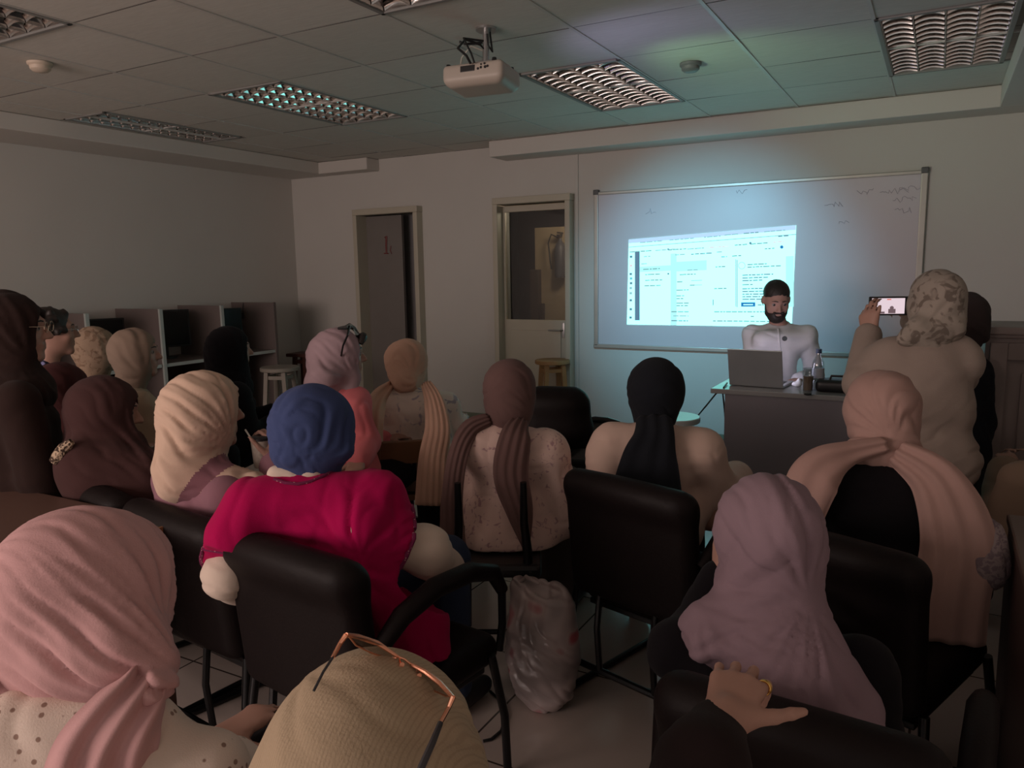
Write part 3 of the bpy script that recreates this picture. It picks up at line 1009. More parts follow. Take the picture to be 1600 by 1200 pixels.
for sx, sz in ((-1, 1), (1, 1)):
    b = MB(); b.box((sx * hw, -0.02, hh * (sz > 0) + 0.012), (0.05, 0.04, 0.045), bev=0.008); b.build('corner_bracket', plain('dark_bracket', (0.10, 0.10, 0.10), 0.5), wb)
b = MB(); random.seed(11)
for (sx, sy, nn) in ((1375, 300, 5), (1395, 312, 4), (1405, 296, 4), (1340, 300, 3), (1290, 320, 3), (1010, 330, 2), (1150, 300, 2), (1400, 330, 3), (1310, 345, 2)):
    pts = []
    for k in range(nn * 3):
        q = onp(sx + k * 3.2 + random.uniform(-2, 2), sy - k * 0.2 + random.uniform(-5, 5), 1, WY - 0.0225)
        pts.append((q[0] - wbc, q[1] - WY, q[2] - BZ0))
    b.tube(pts, 0.0018, 5)
b.build('marker_scribbles', plain('faded_marker', (0.38, 0.35, 0.42), 0.6), wb, True)
tag(wb, 'wide wall-mounted whiteboard with the projected screen and faint marker scribbles', 'whiteboard')

pj = MB()
PY = WY - 0.0235
def sp(cx, cy, dy=0.0):          # coordinates inside a 1600x1000 close-up of the projected picture
    q = onp(960 + cx / 5.0, 330 + cy / 5.0, 1, PY - dy); return tuple(q)
cTL, cTR, cBR, cBL = (112, 222), (1420, 110), (1385, 905), (98, 885)
pj.poly([sp(*cBL), sp(*cBR), sp(*cTR), sp(*cTL)], (0, 0.0012, 0), 0)
def edge_y(cx, top=True):
    a, c = (cTL, cTR) if top else (cBL, cBR)
    return a[1] + (c[1] - a[1]) * (cx - a[0]) / (c[0] - a[0])
def ui(cx0, t0, cx1, t1, mi, dy=0.0006):
    """a flat field between columns cx0..cx1 and heights t0..t1 (0 top, 1 bottom)"""
    def P(cx, t):
        y0, y1 = edge_y(cx), edge_y(cx, False); return sp(cx, y0 + (y1 - y0) * t, dy)
    pj.poly([P(cx0, t1), P(cx1, t1), P(cx1, t0), P(cx0, t0)], (0, 0.0005, 0), mi)
def words_(cx0, cx1, t, th=0.010, mi=1, dy=0.0012, rs=None):
    rr = random.Random(int(cx0 * 7 + t * 1000))
    x = cx0
    while x < cx1 - 8:
        w = min(rr.uniform(14, 52), cx1 - x)
        ui(x, t, x + w, t + th, mi, dy); x += w + rr.uniform(5, 10)
def tt(cx, cy):
    y0, y1 = edge_y(cx), edge_y(cx, False); return (cy - y0) / (y1 - y0)
# browser strip, tool bars, side rail, columns and fields
ui(112, 0.0, 1418, 0.045, 2); ui(112, 0.085, 1418, 0.093, 3)
ui(160, 0.145, 198, 0.95, 4, 0.0008); ui(440, 0.20, 485, 1.0, 6, 0.0007); ui(1340, 0.30, 1400, 0.8, 6, 0.0007)
ui(200, tt(300, 430), 440, tt(300, 470), 6, 0.0007); ui(485, tt(600, 390), 720, tt(600, 465), 6, 0.0007)
for (x, y, m) in ((130, 355, 4), (130, 425, 5), (128, 490, 4), (130, 525, 7), (130, 562, 4), (128, 600, 3), (128, 640, 3), (128, 695, 4), (128, 765, 4), (126, 830, 4)):
    t = tt(x, y); ui(x - 9, t - 0.012, x + 9, t + 0.014, m, 0.0012)
for (x0, x1, y, m) in ((200, 380, 235, 3), (430, 620, 215, 3), (700, 830, 195, 3), (860, 980, 178, 3), (1010, 1140, 165, 1), (1170, 1340, 150, 3), (1280, 1360, 190, 4),
                       (120, 300, 310, 1), (320, 480, 298, 3), (420, 560, 295, 1), (570, 700, 288, 3), (740, 900, 275, 5), (940, 1050, 258, 1), (1060, 1200, 248, 1), (1240, 1330, 235, 5),
                       (475, 560, 335, 3), (600, 760, 328, 4), (800, 840, 315, 3), (835, 880, 352, 7), (920, 990, 345, 1), (1175, 1250, 288, 1),
                       (230, 280, 350, 3), (210, 260, 407, 3), (225, 355, 448, 1), (240, 355, 490, 1), (240, 375, 535, 1), (235, 370, 578, 1),
                       (510, 635, 490, 1), (490, 540, 548, 1), (590, 625, 575, 1), (485, 580, 612, 1), (485, 555, 657, 1), (485, 550, 680, 1), (485, 580, 715, 1), (485, 580, 735, 1), (445, 580, 782, 1), (460, 580, 815, 3), (445, 575, 852, 4),
                       (570, 660, 455, 3), (790, 875, 430, 1), (780, 880, 600, 1), (780, 1200, 782, 1), (770, 1260, 856, 1), (1065, 1090, 818, 1),
                       (1040, 1190, 410, 1), (1040, 1300, 428, 1), (1000, 1240, 492, 4), (1000, 1200, 515, 4), (1000, 1155, 537, 4), (1000, 1080, 570, 1), (1000, 1200, 600, 4), (1000, 1200, 622, 4), (1000, 1200, 644, 4), (1000, 1200, 664, 4), (1000, 1180, 684, 4), (1120, 1170, 728, 1)):
    words_(x0, x1, tt((x0 + x1) / 2, y), mi=m)
ui(990, tt(1040, 712), 1100, tt(1040, 745), 8, 0.0012)
ui(1008, tt(1040, 726), 1082, tt(1040, 734), 0, 0.0018)
ui(955, tt(958, 380), 962, tt(958, 750), 3, 0.0012); ui(945, tt(950, 375), 950, tt(950, 745), 3, 0.001); ui(768, tt(770, 690), 774, tt(770, 735), 4, 0.0012)
ui(600, 0.345 + 0.16, 684, 0.512, 3, 0.0012); ui(600, 0.555, 684, 0.561, 3, 0.0012)
def disc(cx, cy, rr, mi, dy=0.0012, ring=False):
    n = 20
    pts = [sp(cx + rr * math.cos(-2 * math.pi * k / n), cy + rr * math.sin(-2 * math.pi * k / n), dy) for k in range(n)]
    if ring: pj.tube(pts, 0.002, 4, mi, closed=True)
    else: pj.poly(pts, (0, 0.0005, 0), mi)
disc(1307, 280, 13, 8); disc(1062, 249, 9, 4); disc(995, 425, 26, 3, ring=True); disc(420, 296, 6, 4); disc(421, 489, 7, 4)
ES = 1.0
pmats = [emit('screen_white', (0.30, 1.0, 0.91), 2.2 * ES), emit('screen_grey_text', (0.25, 0.55, 0.62), 0.55), emit('screen_lilac', (0.45, 0.66, 0.98), 1.1), emit('screen_pale_line', (0.38, 0.74, 0.84), 0.7),
         emit('screen_slate', (0.16, 0.34, 0.52), 0.6), emit('screen_coral', (0.80, 0.62, 0.72), 0.95), emit('screen_mint', (0.40, 0.95, 0.92), 1.15), emit('screen_teal', (0.15, 0.62, 0.78), 0.8), emit('screen_blue', (0.01, 0.22, 0.62), 0.8)]
o = pj.build('projected_picture', pmats)
tag(o, 'bright projected computer screen with browser columns and a blue button on the whiteboard', 'projection')

# ------------------------------------------------------------------ ceiling lights
louv = plain('mirror_louver', (0.62, 0.60, 0.58), 0.16, 1.0, noise=0.05)
refl = plain('lamp_reflector', (0.42, 0.40, 0.38), 0.28, 0.9)
tubem = plain('lamp_tube', (0.75, 0.75, 0.72), 0.3)
whitem = plain('white_lamp_frame', (0.24, 0.24, 0.23), 0.5)
def troffer(x0, x1, y0, y1, label, n=14, cols=4):
    cx, cy = (x0 + x1) / 2, (y0 + y1) / 2
    t = empty('ceiling_light', (cx, cy, CZ))
    w, l = x1 - x0, y1 - y0
    b = MB()
    for s in (-1, 1):
        b.box((s * (w / 2 - 0.012), 0, -0.002), (0.024, l, 0.012), bev=0.003); b.box((0, s * (l / 2 - 0.012), -0.002), (w, 0.024, 0.012), bev=0.003)
    b.build('frame', whitem, t)
    b = MB(); b.box((0, 0, 0.10), (w - 0.02, l - 0.02, 0.006))
    for s in (-1, 1):
        b.box((s * (w / 2 - 0.02), 0, 0.05), (0.004, l - 0.03, 0.1)); b.box((0, s * (l / 2 - 0.02), 0.05), (w - 0.03, 0.004, 0.1))
    b.build('reflector', refl, t)
    iw, il = w - 0.05, l - 0.05
    b = MB()
    for k in range(cols + 1):
        x = -iw / 2 + iw * k / cols
        b.poly([(x - 0.0012, -il / 2, 0.0), (x - 0.003, -il / 2, 0.015), (x - 0.010, -il / 2, 0.030), (x - 0.024, -il / 2, 0.042), (x + 0.024, -il / 2, 0.042), (x + 0.010, -il / 2, 0.030), (x + 0.003, -il / 2, 0.015), (x + 0.0012, -il / 2, 0.0)], (0, il, 0))
    b.build('long_louver', louv, t)
    b = MB()
    for c in range(cols):
        xa = -iw / 2 + iw * c / cols + 0.006; xb = -iw / 2 + iw * (c + 1) / cols - 0.006
        for k in range(n + 1):
            y = -il / 2 + il * k / n
            m = 6; vs = []; fs = []
            for i in range(m + 1):
                u = i / m; x = xa + (xb - xa) * u
                z = 0.001 + 0.014 * (1 - (2 * u - 1) ** 2)
                pf = ((-0.0012, 0), (-0.003, 0.009), (-0.008, 0.018), (-0.018, 0.026), (0.018, 0.026), (0.008, 0.018), (0.003, 0.009), (0.0012, 0))
                for dy, dz in pf:
                    vs.append((x, y + dy, z + dz))
            for i in range(m):
                for j in range(8):
                    j2 = (j + 1) % 8; fs.append((i * 8 + j, i * 8 + j2, i * 8 + 8 + j2, i * 8 + 8 + j))
            b.add(vs, fs)
    b.build('cross_louver', louv, t, True)
    b = MB()
    for c in range(cols):
        x = -iw / 2 + iw * (c + 0.5) / cols
        b.tube([(x, -il / 2 + 0.02, 0.07), (x, il / 2 - 0.02, 0.07)], 0.013, 10)
    b.build('lamp_tube', tubem, t, True)
    tag(t, label, 'ceiling light', 'unlit louvred lights in the ceiling')
troffer(-4.18, -3.54, 3.58, 4.86, 'unlit louvred ceiling light left of the projector, shining white')
troffer(-2.26, -1.62, 4.22, 5.50, 'unlit louvred ceiling light right of the projector with orange glints')
troffer(-0.34, 0.26, 4.22, 5.50, 'unlit louvred ceiling light beside the right soffit, brown reflections')
troffer(-4.18, -3.54, 1.02, 2.30, 'unlit louvred ceiling light cut by the top left corner of the photo')
troffer(-2.26, -1.62, 1.66, 2.94, 'unlit ceiling light of which only a tip shows at the top edge')
troffer(-5.70, -5.22, 3.56, 4.80, 'unlit narrow-looking louvred light along the left soffit')

def detector(px, py, label, m):
    q = onp(px, py, 2, CZ)
    t = empty('smoke_detector', (q[0], q[1], CZ))
    b = MB(); b.lathe([(0.062, 0.0), (0.062, -0.012), (0.055, -0.018)], n=24); b.build('base', m, t, True)
    b = MB(); b.lathe([(0.052, -0.018), (0.050, -0.035), (0.036, -0.047), (0.0, -0.05)], n=24)
    for k in range(8):
        a = k * math.pi / 4; b.box((0.047 * math.cos(a), 0.047 * math.sin(a), -0.026), (0.006, 0.012, 0.016), rz=a)
    b.build('sensor_head', m, t, True)
    tag(t, label, 'smoke detector')
detector(62, 98, 'cream round smoke detector on the ceiling at far left', plain('cream_plastic', (0.62, 0.52, 0.42), 0.5))
detector(1079, 99, 'dark round smoke detector on the ceiling above the whiteboard', plain('smoky_plastic', (0.14, 0.13, 0.14), 0.5))

# ------------------------------------------------------------------ projector
pb = at(753, 122, 3.72)
pr = empty('projector', tuple(pb), 0.0)
pr.rotation_euler = (math.radians(-4), 0, math.radians(6))
bodym = plain('projector_case', (0.50, 0.44, 0.38), 0.45, noise=0.04)
W_, L_, H_ = 0.315, 0.235, 0.085
solid('case', comb([rbox((0, 0, 0), (W_ / 2, L_ / 2, H_ / 2), 0.022), (rbox((0, 0, -0.018), (W_ / 2 - 0.01, L_ / 2 - 0.01, H_ / 2), 0.03), 0.02)]), (-0.2, -0.16, -0.08), (0.2, 0.16, 0.08), 0.006, [bodym], pr)
b = MB(); b.box((-0.02, -L_ / 2 - 0.001, 0.012), (0.075, 0.004, 0.028), bev=0.002)
for (x, z, rr) in ((0.035, 0.006, 0.006), (0.05, 0.010, 0.006), (0.05, 0.024, 0.004), (0.068, 0.026, 0.005), (0.072, 0.010, 0.007), (0.084, 0.012, 0.006)):
    b.tube([(x, -L_ / 2 + 0.004, z), (x, -L_ / 2 - 0.003, z)], rr, 10)
b.build('ports', blackm, pr)
for x, y in ((-0.14, -0.08), (0.11, -0.10), (0.13, 0.06)):
    b = MB(); b.lathe([(0.012, 0), (0.010, 0.014)], (x, y, H_ / 2 - 0.004)); b.build('foot', blackm, pr)
b = MB(); b.tube([(0.09, L_ / 2 - 0.005, 0.0), (0.09, L_ / 2 + 0.012, 0)], 0.038, 20); b.build('lens_ring', blackm, pr, True)
b = MB(); b.tube([(0.09, L_ / 2 + 0.012, 0.0), (0.09, L_ / 2 + 0.014, 0)], 0.026, 20)
b.build('lens', emit('lens_glow', (0.7, 0.9, 1.0), 1.5), pr, True)
hz = CZ - pb[2]
b = MB(); b.tube([(0.02, 0, H_ / 2 + 0.02), (0.02, 0, hz)], 0.016, 12); b.lathe([(0.05, -0.01), (0.05, 0)], (0.02, 0, hz)); b.box((0.02, 0, H_ / 2 + 0.03), (0.10, 0.03, 0.012), bev=0.003)
for x, y in ((-0.06, -0.05), (0.09, -0.05), (-0.05, 0.06), (0.09, 0.06)):
    b.tube([(0.02, 0, H_ / 2 + 0.03), (x, y, H_ / 2 - 0.005)], 0.006, 8)
b.build('ceiling_mount', metalm, pr, True)
b = MB()
b.tube([(0.0, -0.125, 0.03), (-0.01, -0.15, 0.06), (-0.07, -0.12, 0.11), (-0.06, -0.06, 0.17), (0.0, -0.02, 0.15), (0.03, 0, 0.11), (0.03, -0.01, 0.2)], 0.006, 8)
b.tube([(0.02, -0.125, 0.03), (0.01, -0.14, 0.07), (-0.05, -0.10, 0.16), (0.02, 0.0, 0.17), (0.05, 0.01, 0.12), (0.03, 0.02, hz)], 0.005, 8)
b.build('cable', blackm, pr, True)
b = MB(); b.tube([(-0.11, -0.02, 0.04), (-0.10, -0.02, 0.10), (-0.05, -0.02, 0.15), (0.0, 0, 0.13)], 0.004, 8); b.build('white_cable', plain('white_cable', (0.5, 0.48, 0.42), 0.5), pr, True)
tag(pr, 'cream ceiling projector on a short mount with looping cables', 'projector')
# cable clipped along the ceiling beside the mount
b = MB(); mq = onp(765, 68, 2, CZ)
b.tube([tuple(onp(718, 65, 2, CZ - 0.006)), tuple(onp(726, 69, 2, CZ - 0.02)), tuple(onp(740, 68, 2, CZ - 0.012)), tuple(onp(762, 65, 2, CZ - 0.006))], 0.006, 8)
tag(b.build('ceiling_cable', blackm, None, True), 'short black cable hanging along the ceiling beside the projector mount', 'cable')
# added spots imitating lens glow round the picture and colour patches on the tiles
lensw = pb + np.array([0.08, 0.16, 0.0])
lamp('added_picture_glow', 'SPOT', tuple(lensw), 250, (0.24, 0.74, 1.0), (-1.72, 6.45, 1.28), 0.05, spot=52, blend=1.0)
lamp('added_ceiling_tint', 'SPOT', tuple(pb + np.array([0.25, 0.05, -0.55])), 11, (0.60, 0.56, 1.0), (-1.15, 4.2, CZ), 0.05, spot=88, blend=1.0)
lamp('added_ceiling_tint', 'SPOT', tuple(pb + np.array([0.3, 0.25, -0.35])), 20, (0.45, 1.0, 0.45), (-0.75, 5.0, CZ), 0.05, spot=60, blend=1.0)
# ------------------------------------------------------------------ the audience
random.seed(9)
# --- foreground left: mauve scarf, white eyelet blouse
P1 = Person('person in a dusty mauve headscarf and white eyelet blouse, nearest at left', (148, 938, 1.10), 4, hyaw=16, pitch=-4, lean=0.06, zp=0.53)
P1.arm(1, P1.px(345, 1235, 1.12), P1.px(470, 1260, 1.3))
P1.body(h=0.013)
eyelet = fabric('white_eyelet_cotton', (0.72, 0.60, 0.52), 'dots', (0.30, 0.20, 0.16), 55, 0.16, bump=0.3)
P1.top(eyelet, h=0.008, e=0.03, sl_e=0.03, sleeve=0.6, extra=[(cap(P1.px(25, 1130, 1.0), P1.px(225, 1135, 1.02), 0.045), 0.05), (cap(P1.px(-30, 1200, 1.0), P1.px(330, 1200, 1.04), 0.05), 0.05)])
mauve = fabric('dusty_mauve_cloth', (0.56, 0.33, 0.33))
nr = -RCW[:, 2] * -1.0
def tocam(p): 
    v = EYE - (p.RW @ p.H + p.base); v = p.RW.T @ v; return v / np.linalg.norm(v)
G1 = P1.px(262, 1045, 1.05)
rb1 = ribbon([P1.px(238, 1040, 1.02), P1.px(225, 1075, 0.98), P1.px(192, 1130, 0.95), P1.px(160, 1190, 0.95), P1.px(140, 1260, 0.97), P1.px(135, 1350, 0.99)], [0.05, 0.075, 0.10, 0.12, 0.12, 0.12], tocam(P1), 3, 0.009, 0.016, seed=1.0)
rb1b = ribbon([P1.px(40, 1030, 1.06), P1.px(5, 1050, 1.02), P1.px(-30, 1090, 1.0), P1.px(-60, 1160, 1.02)], [0.05, 0.07, 0.08, 0.08], tocam(P1), 2, 0.006, 0.016)
P1.hijab(mauve, h=0.0055, big=0.012, G=G1, nf=12, amp=0.008, extra=[
    (ell(P1.px(140, 930, 1.12), (0.120, 0.125, 0.120)), 0.03),
    (cap(P1.px(120, 1040, 1.02), P1.px(252, 1040, 1.03), 0.035, 0.022), 0.05),
    (cap(P1.px(90, 1000, 1.05), P1.px(180, 1010, 1.03), 0.06), 0.05),
    (cap(P1.px(238, 1075, 0.98), P1.px(262, 1070, 1.0), 0.022, 0.017), 0.015)], shells=[rb1, rb1b], pad=0.1, r1=0.33)
P1.lower(BLACKCLOTH, skirt=True)
P1.done()

# --- foreground centre: oatmeal ribbed scarf, spectacles pushed up on the head
P2 = Person('person in an oatmeal ribbed headscarf with glasses pushed up on top, at the bottom edge', (588, 1205, 0.80), -4, hyaw=0, pitch=-6, lean=0.05, zp=0.50)
P2.body(h=0.014)
P2.top(fabric('taupe_jersey', (0.30, 0.23, 0.18)), h=0.012)
oat = fabric('oatmeal_ribbed_jersey', (0.40, 0.31, 0.21), 'lines', (0.345, 0.265, 0.18), 240, 0.05, bump=0.5, weave=300, stretch=(0.35, 0.35, 1.3))
ltp = plain('rose_gold', (0.95, 0.46, 0.30), 0.22, 1.0, noise=0.03)
P2.hijab(oat, h=0.0055, big=0.003, nf=7, amp=0.004, G=P2.px(770, 1180, 0.86), extra=[(ell(P2.px(585, 1205, 0.81), (0.112, 0.112, 0.112)), 0.03), (cap(P2.px(470, 1260, 0.78), P2.px(680, 1260, 0.8), 0.05), 0.05)])
# glasses resting on the head (a thing of their own)
gl = empty('eyeglasses', tuple(at(620, 1040, 0.755)))
def gp(x, y, D): q = at(x, y, D) - np.array(gl.location); return tuple(q)
b = MB()
Lh, Lb1, Lb2, Rh = gp(541, 992, 0.730), gp(622, 1026, 0.780), gp(642, 1040, 0.780), gp(708, 1090, 0.730)
b.tube([gp(541, 992, 0.730), gp(560, 995, 0.750), gp(590, 1005, 0.770), gp(622, 1026, 0.780)], [0.0022, 0.0026, 0.0026, 0.0016], 8)
b.tube([gp(622, 1026, 0.780), gp(632, 1030, 0.783), gp(642, 1038, 0.781)], 0.0014, 8)
b.tube([gp(642, 1038, 0.781), gp(665, 1050, 0.770), gp(688, 1068, 0.755), gp(708, 1090, 0.730)], [0.0018, 0.0026, 0.0026, 0.0022], 8)
b.tube([gp(545, 994, 0.732), gp(556, 1008, 0.755), gp(580, 1020, 0.777), gp(606, 1028, 0.787), gp(620, 1028, 0.782)], 0.0010, 6)
b.tube([gp(644, 1040, 0.781), gp(652, 1056, 0.787), gp(676, 1078, 0.777), gp(698, 1088, 0.750), gp(705, 1088, 0.735)], 0.0010, 6)
for x, y in ((624, 1031), (651, 1048)):
    b.tube([gp(x, y, 0.781), gp(x + 1, y + 5, 0.777), gp(x + 4, y + 8, 0.773)], [0.001, 0.001, 0.003], 6)
b.build('front_frame', ltp, gl, True)
for nm, pts in (('lens', [(545, 994, 0.732), (575, 999, 0.755), (605, 1012, 0.775), (620, 1026, 0.781), (604, 1028, 0.787), (578, 1019, 0.777), (556, 1007, 0.755)]),
                ('lens', [(644, 1040, 0.781), (668, 1053, 0.770), (690, 1070, 0.755), (706, 1088, 0.733), (696, 1087, 0.750), (674, 1076, 0.777), (652, 1055, 0.787)])):
    b = MB(); b.poly([gp(*q) for q in pts], (0, 0.0006, 0.0006)); b.build(nm, glass('spectacle_lens', (0.75, 0.72, 0.7), 0.12), gl)
b = MB(); b.tube([gp(541, 992, 0.730), gp(531, 1006, 0.727), gp(520, 1027, 0.712)], [0.0028, 0.0022, 0.0020], 8); b.build('hinge_arm', ltp, gl, True)
b = MB(); b.tube([gp(708, 1088, 0.730), gp(701, 1106, 0.727), gp(688, 1130, 0.708)], [0.0028, 0.0022, 0.0020], 8); b.build('hinge_arm', ltp, gl, True)
darktip = plain('dark_temple_tip', (0.03, 0.03, 0.035), 0.25)
b = MB(); b.tube([gp(520, 1027, 0.712), gp(505, 1050, 0.697), gp(490, 1080, 0.685)], 0.0013, 8); b.build('temple_tip', darktip, gl, True)
b = MB(); b.tube([gp(688, 1130, 0.708), gp(676, 1160, 0.685), gp(658, 1200, 0.670), (gp(640, 1240, 0.660))], [0.0028, 0.0034, 0.0036, 0.003], 8); b.build('temple_tip', darktip, gl, True)
tag(gl, 'rose gold eyeglasses resting on the oatmeal headscarf', 'glasses')
P2.lower(BLACKCLOTH)
P2.done()

# --- foreground right: mauve-plum scarf, dark coat
P20 = Person('person in a plum-grey headscarf over a black coat, seated at the front right', (1200, 838, 1.50), -14, hyaw=-8, lean=0.02, zp=0.53, sw=0.17)
P20.arm(-1, P20.px(1085, 1000, 1.6), P20.px(1125, 905, 1.66))
P20.hands[-1] = hand(P20.W[-1], V(0.0, 0.1, 1.0), V(-0.9, -0.2, 0.1), V(0.3, -0.9, 0), GRIP)
P20.body(h=0.008)
P20.top(BLACKCLOTH, h=0.012, e=0.02, sl_e=0.02, name='coat')
plum = fabric('plum_grey_cloth', (0.265, 0.185, 0.218))
P20.hijab(plum, h=0.007, G=P20.px(1090, 940, 1.5), nf=8, amp=0.007, extra=[
    (ell(P20.px(1200, 828, 1.51), (0.108, 0.115, 0.112)), 0.02), (cap(P20.px(1207, 850, 1.52), P20.px(1200, 930, 1.50), 0.100, 0.104), 0.03),
    (cap(P20.px(1195, 960, 1.47), P20.px(1245, 1060, 1.40), 0.085, 0.10), 0.05),
    (cap(P20.px(1100, 985, 1.48), P20.px(1200, 1040, 1.40), 0.050, 0.07), 0.05),
    (cap(P20.px(1105, 975, 1.46), P20.px(1100, 1015, 1.42), 0.042, 0.03), 0.03),
    (cap(P20.px(1255, 1000, 1.44), P20.px(1350, 1100, 1.40), 0.055, 0.035), 0.05),
    (cap(P20.px(1230, 1060, 1.40), P20.px(1330, 1140, 1.36), 0.07, 0.06), 0.05)], pad=0.22, r1=0.5,
    folds=fsum(fold_radial(P20.px(1262, 930, 1.42), (0, -1, 0), 14, 0.007, seed=3, r1=0.5), fold_radial(P20.px(1095, 940, 1.46), (0, -1, 0), 10, 0.007, seed=6, r1=0.25)))
P20.lower(BLACKCLOTH)
P20.done()

# --- fuchsia dress, navy scarf
P3 = Person('person in a fuchsia dress with white undersleeves and a navy headscarf', (492, 674, 2.12), 2, hyaw=6, lean=-0.05, zp=0.55, sw=0.185)
P3.arm(1, P3.px(668, 868, 2.140), P3.px(700, 890, 2.420))
P3.arm(-1, P3.px(354, 898, 2.05), P3.px(400, 930, 2.420))
P3.body(h=0.013)
undr = fabric('cream_jersey', (0.66, 0.545, 0.46))
P3.top(undr, h=0.010, e=0.008, sl_e=0.022, name='undershirt', cuff=0.01, extra=[(cap(P3.px(432, 742, 2.05), P3.px(490, 742, 2.06), 0.028), 0.03), (ell(P3.px(663, 850, 2.140), (0.072, 0.07, 0.055)), 0.03)],
       folds=fsum(fold_dir((0.3, 0.1, 1), 70, 0.005, seed=2)))
fuch = fabric('fuchsia_cotton', (0.40, 0.002, 0.075))
trimf = fabric('fuchsia_braid', (0.17, 0.02, 0.07), 'dots', (0.5, 0.3, 0.3), 120, 0.2)
def cutf(g, t):
    q0 = P3.S[g] + (P3.E[g] - P3.S[g]) * t; n = (P3.E[g] - P3.S[g]); n = n / np.linalg.norm(n); q1 = q0 + n * 0.11
    return lambda p: np.maximum(-((p - q0) @ n), np.linalg.norm(p - q1, axis=1) - 0.155)
_a, _b = P3.px(640, 812, 2.120), P3.px(590, 852, 2.120)
dress = P3.top([fuch, trimf], h=0.0085, e=0.03, sl_e=0.035, sleeve=0.0, name='dress', hem=0.455, k=0.04, extra=[
    ('-', ell(P3.px(455, 722, 2.0), (0.105, 0.10, 0.038)), 0.012),
    (cap(P3.px(395, 790, 2.040), P3.px(590, 775, 2.100), 0.080, 0.075), 0.06),
    (cap(P3.px(365, 840, 2.020), P3.px(352, 880, 2.020), 0.075, 0.062), 0.05),
    (cap(P3.px(588, 772, 2.120), P3.px(618, 818, 2.120), 0.062, 0.058), 0.04),
    (cap(P3.px(560, 900, 2.040), P3.px(640, 960, 2.120), 0.09, 0.09), 0.06),
    (cap(P3.px(640, 950, 2.120), P3.px(670, 1040, 2.120), 0.10, 0.07), 0.06),
    ('-', cutf(1, 0.60), 0.006), ('-', cutf(-1, 0.96), 0.006)],
    folds=fsum(fold_dir((1, 0.3, 0.12), 48, 0.0045, seed=5), fold_radial(P3.px(590, 860, 2.020), (0, -1, 0), 9, 0.008, seed=2, r1=0.35)))
q = onobj(dress, [(414, 741), (428, 749), (445, 755), (465, 757), (485, 753), (505, 745), (520, 737)])
b = MB(); b.tube(q, 0.0045, 8); b.build('neck_braid', trimf, P3.root, True)
for g, t in ((1, 0.60), (-1, 0.96)):
    q0 = P3.S[g] + (P3.E[g] - P3.S[g]) * (t - 0.03); n = (P3.E[g] - P3.S[g]); n = n / np.linalg.norm(n)
    a_ = np.cross(n, V(0, 1, 0.1)); a_ /= np.linalg.norm(a_); b_ = np.cross(n, a_)
    from mathutils.bvhtree import BVHTree
    me_ = dress.data; tr_ = BVHTree.FromPolygons([v.co[:] for v in me_.vertices], [tuple(p_.vertices) for p_ in me_.polygons])
    ring = []
    for k in range(28):
        dr = a_ * math.cos(k * math.pi / 14) + b_ * math.sin(k * math.pi / 14)
        h_ = tr_.ray_cast(Vector(q0 + dr * 0.30), Vector(-dr))
        if h_[0] is not None and (Vector(q0) - h_[0]).length < 0.12: ring.append(tuple(h_[0] + h_[1] * 0.001))
    if len(ring) > 5:
        b = MB(); b.tube(ring, 0.0065, 8, closed=len(ring) > 26); b.build('cuff_braid', trimf, P3.root, True)
navy = fabric('navy_cloth', (0.05, 0.072, 0.175))
P3.hijab(navy, h=0.007, big=0.006, cape=0.01, G=P3.px(520, 735, 2.020), nf=14, amp=0.007, extra=[(cap(P3.px(448, 712, 2.05), P3.px(535, 700, 2.08), 0.035, 0.03), 0.05), (ell(P3.px(492, 668, 2.120), (0.11, 0.11, 0.115)), 0.03)])
# neckline and cuff braids
def braid(name, pts, r, m, par, n=6): 
    b = MB(); b.tube([tuple(q) for q in pts], r, n); return b.build(name, m, par, True)
P3.lower(JEANS)
P3.done()

# --- cream scarf with mauve band, drinking
P5 = Person('person in a cream headscarf with a mauve stripe, sipping a drink through a straw', (322, 645, 2.42), 12, hyaw=17, lean=0.0, zp=0.55)
P5.arm(1, P5.px(440, 790, 2.42), P5.px(430, 722, 2.47))
_w = P5.W[1]
P5.hands[1] = hand(_w, V(-0.25, 0.15, 1.0), V(0.9, 0.3, 0.25), V(-0.3, -0.9, 0), GRIP, k=0.95)
P5.body(face=True)
mauveband = fabric('mauve_band', (0.27, 0.13, 0.155))
P5.top(fabric('plum_sleeve', (0.26, 0.13, 0.16)), h=0.011, e=0.03, sl_e=0.025)
cream = fabric('cream_pink_cloth', (0.60, 0.435, 0.335))
_n = P5.L(at(330, 740, 2.1)); 
C5 = P5.px(392, 808, 2.36)
P5.hijab([cream, mauveband], h=0.007, big=0.006, G=P5.px(372, 705, 2.400), nf=15, amp=0.009, cape=0.03, extra=[
    (ell(P5.px(318, 640, 2.440), (0.115, 0.125, 0.12)), 0.03),
    (cap(P5.px(300, 650, 2.400), P5.px(285, 730, 2.340), 0.095, 0.085), 0.05),
    (cap(P5.px(290, 745, 2.34), P5.px(395, 765, 2.36), 0.07, 0.06), 0.05),
    (cap(P5.px(275, 740, 2.320), P5.px(268, 762, 2.300), 0.05, 0.03), 0.04)], pad=0.15, r1=0.42,
    matfn=lambda c: (((np.linalg.norm(c - C5, axis=1) > 0.168) & (np.linalg.norm(c - C5, axis=1) < 0.215)) | (np.linalg.norm(c - C5, axis=1) < 0.118)) * 1)
P5.lower(BLACKCLOTH)
P5.done()
cu = empty('drink_cup', tuple(at(408, 706, 2.46) - np.array([0, 0, 0.05])))
b = MB(); b.lathe([(0.022, 0), (0.025, 0.01), (0.030, 0.085), (0.031, 0.092)], n=20); b.build('cup', plain('patterned_cup', (0.42, 0.36, 0.30), 0.5, noise=0.5, nscale=60), cu, True)
b = MB(); b.lathe([(0.033, 0.090), (0.033, 0.098), (0.025, 0.102)], n=20); b.build('lid', blackm, cu, True)
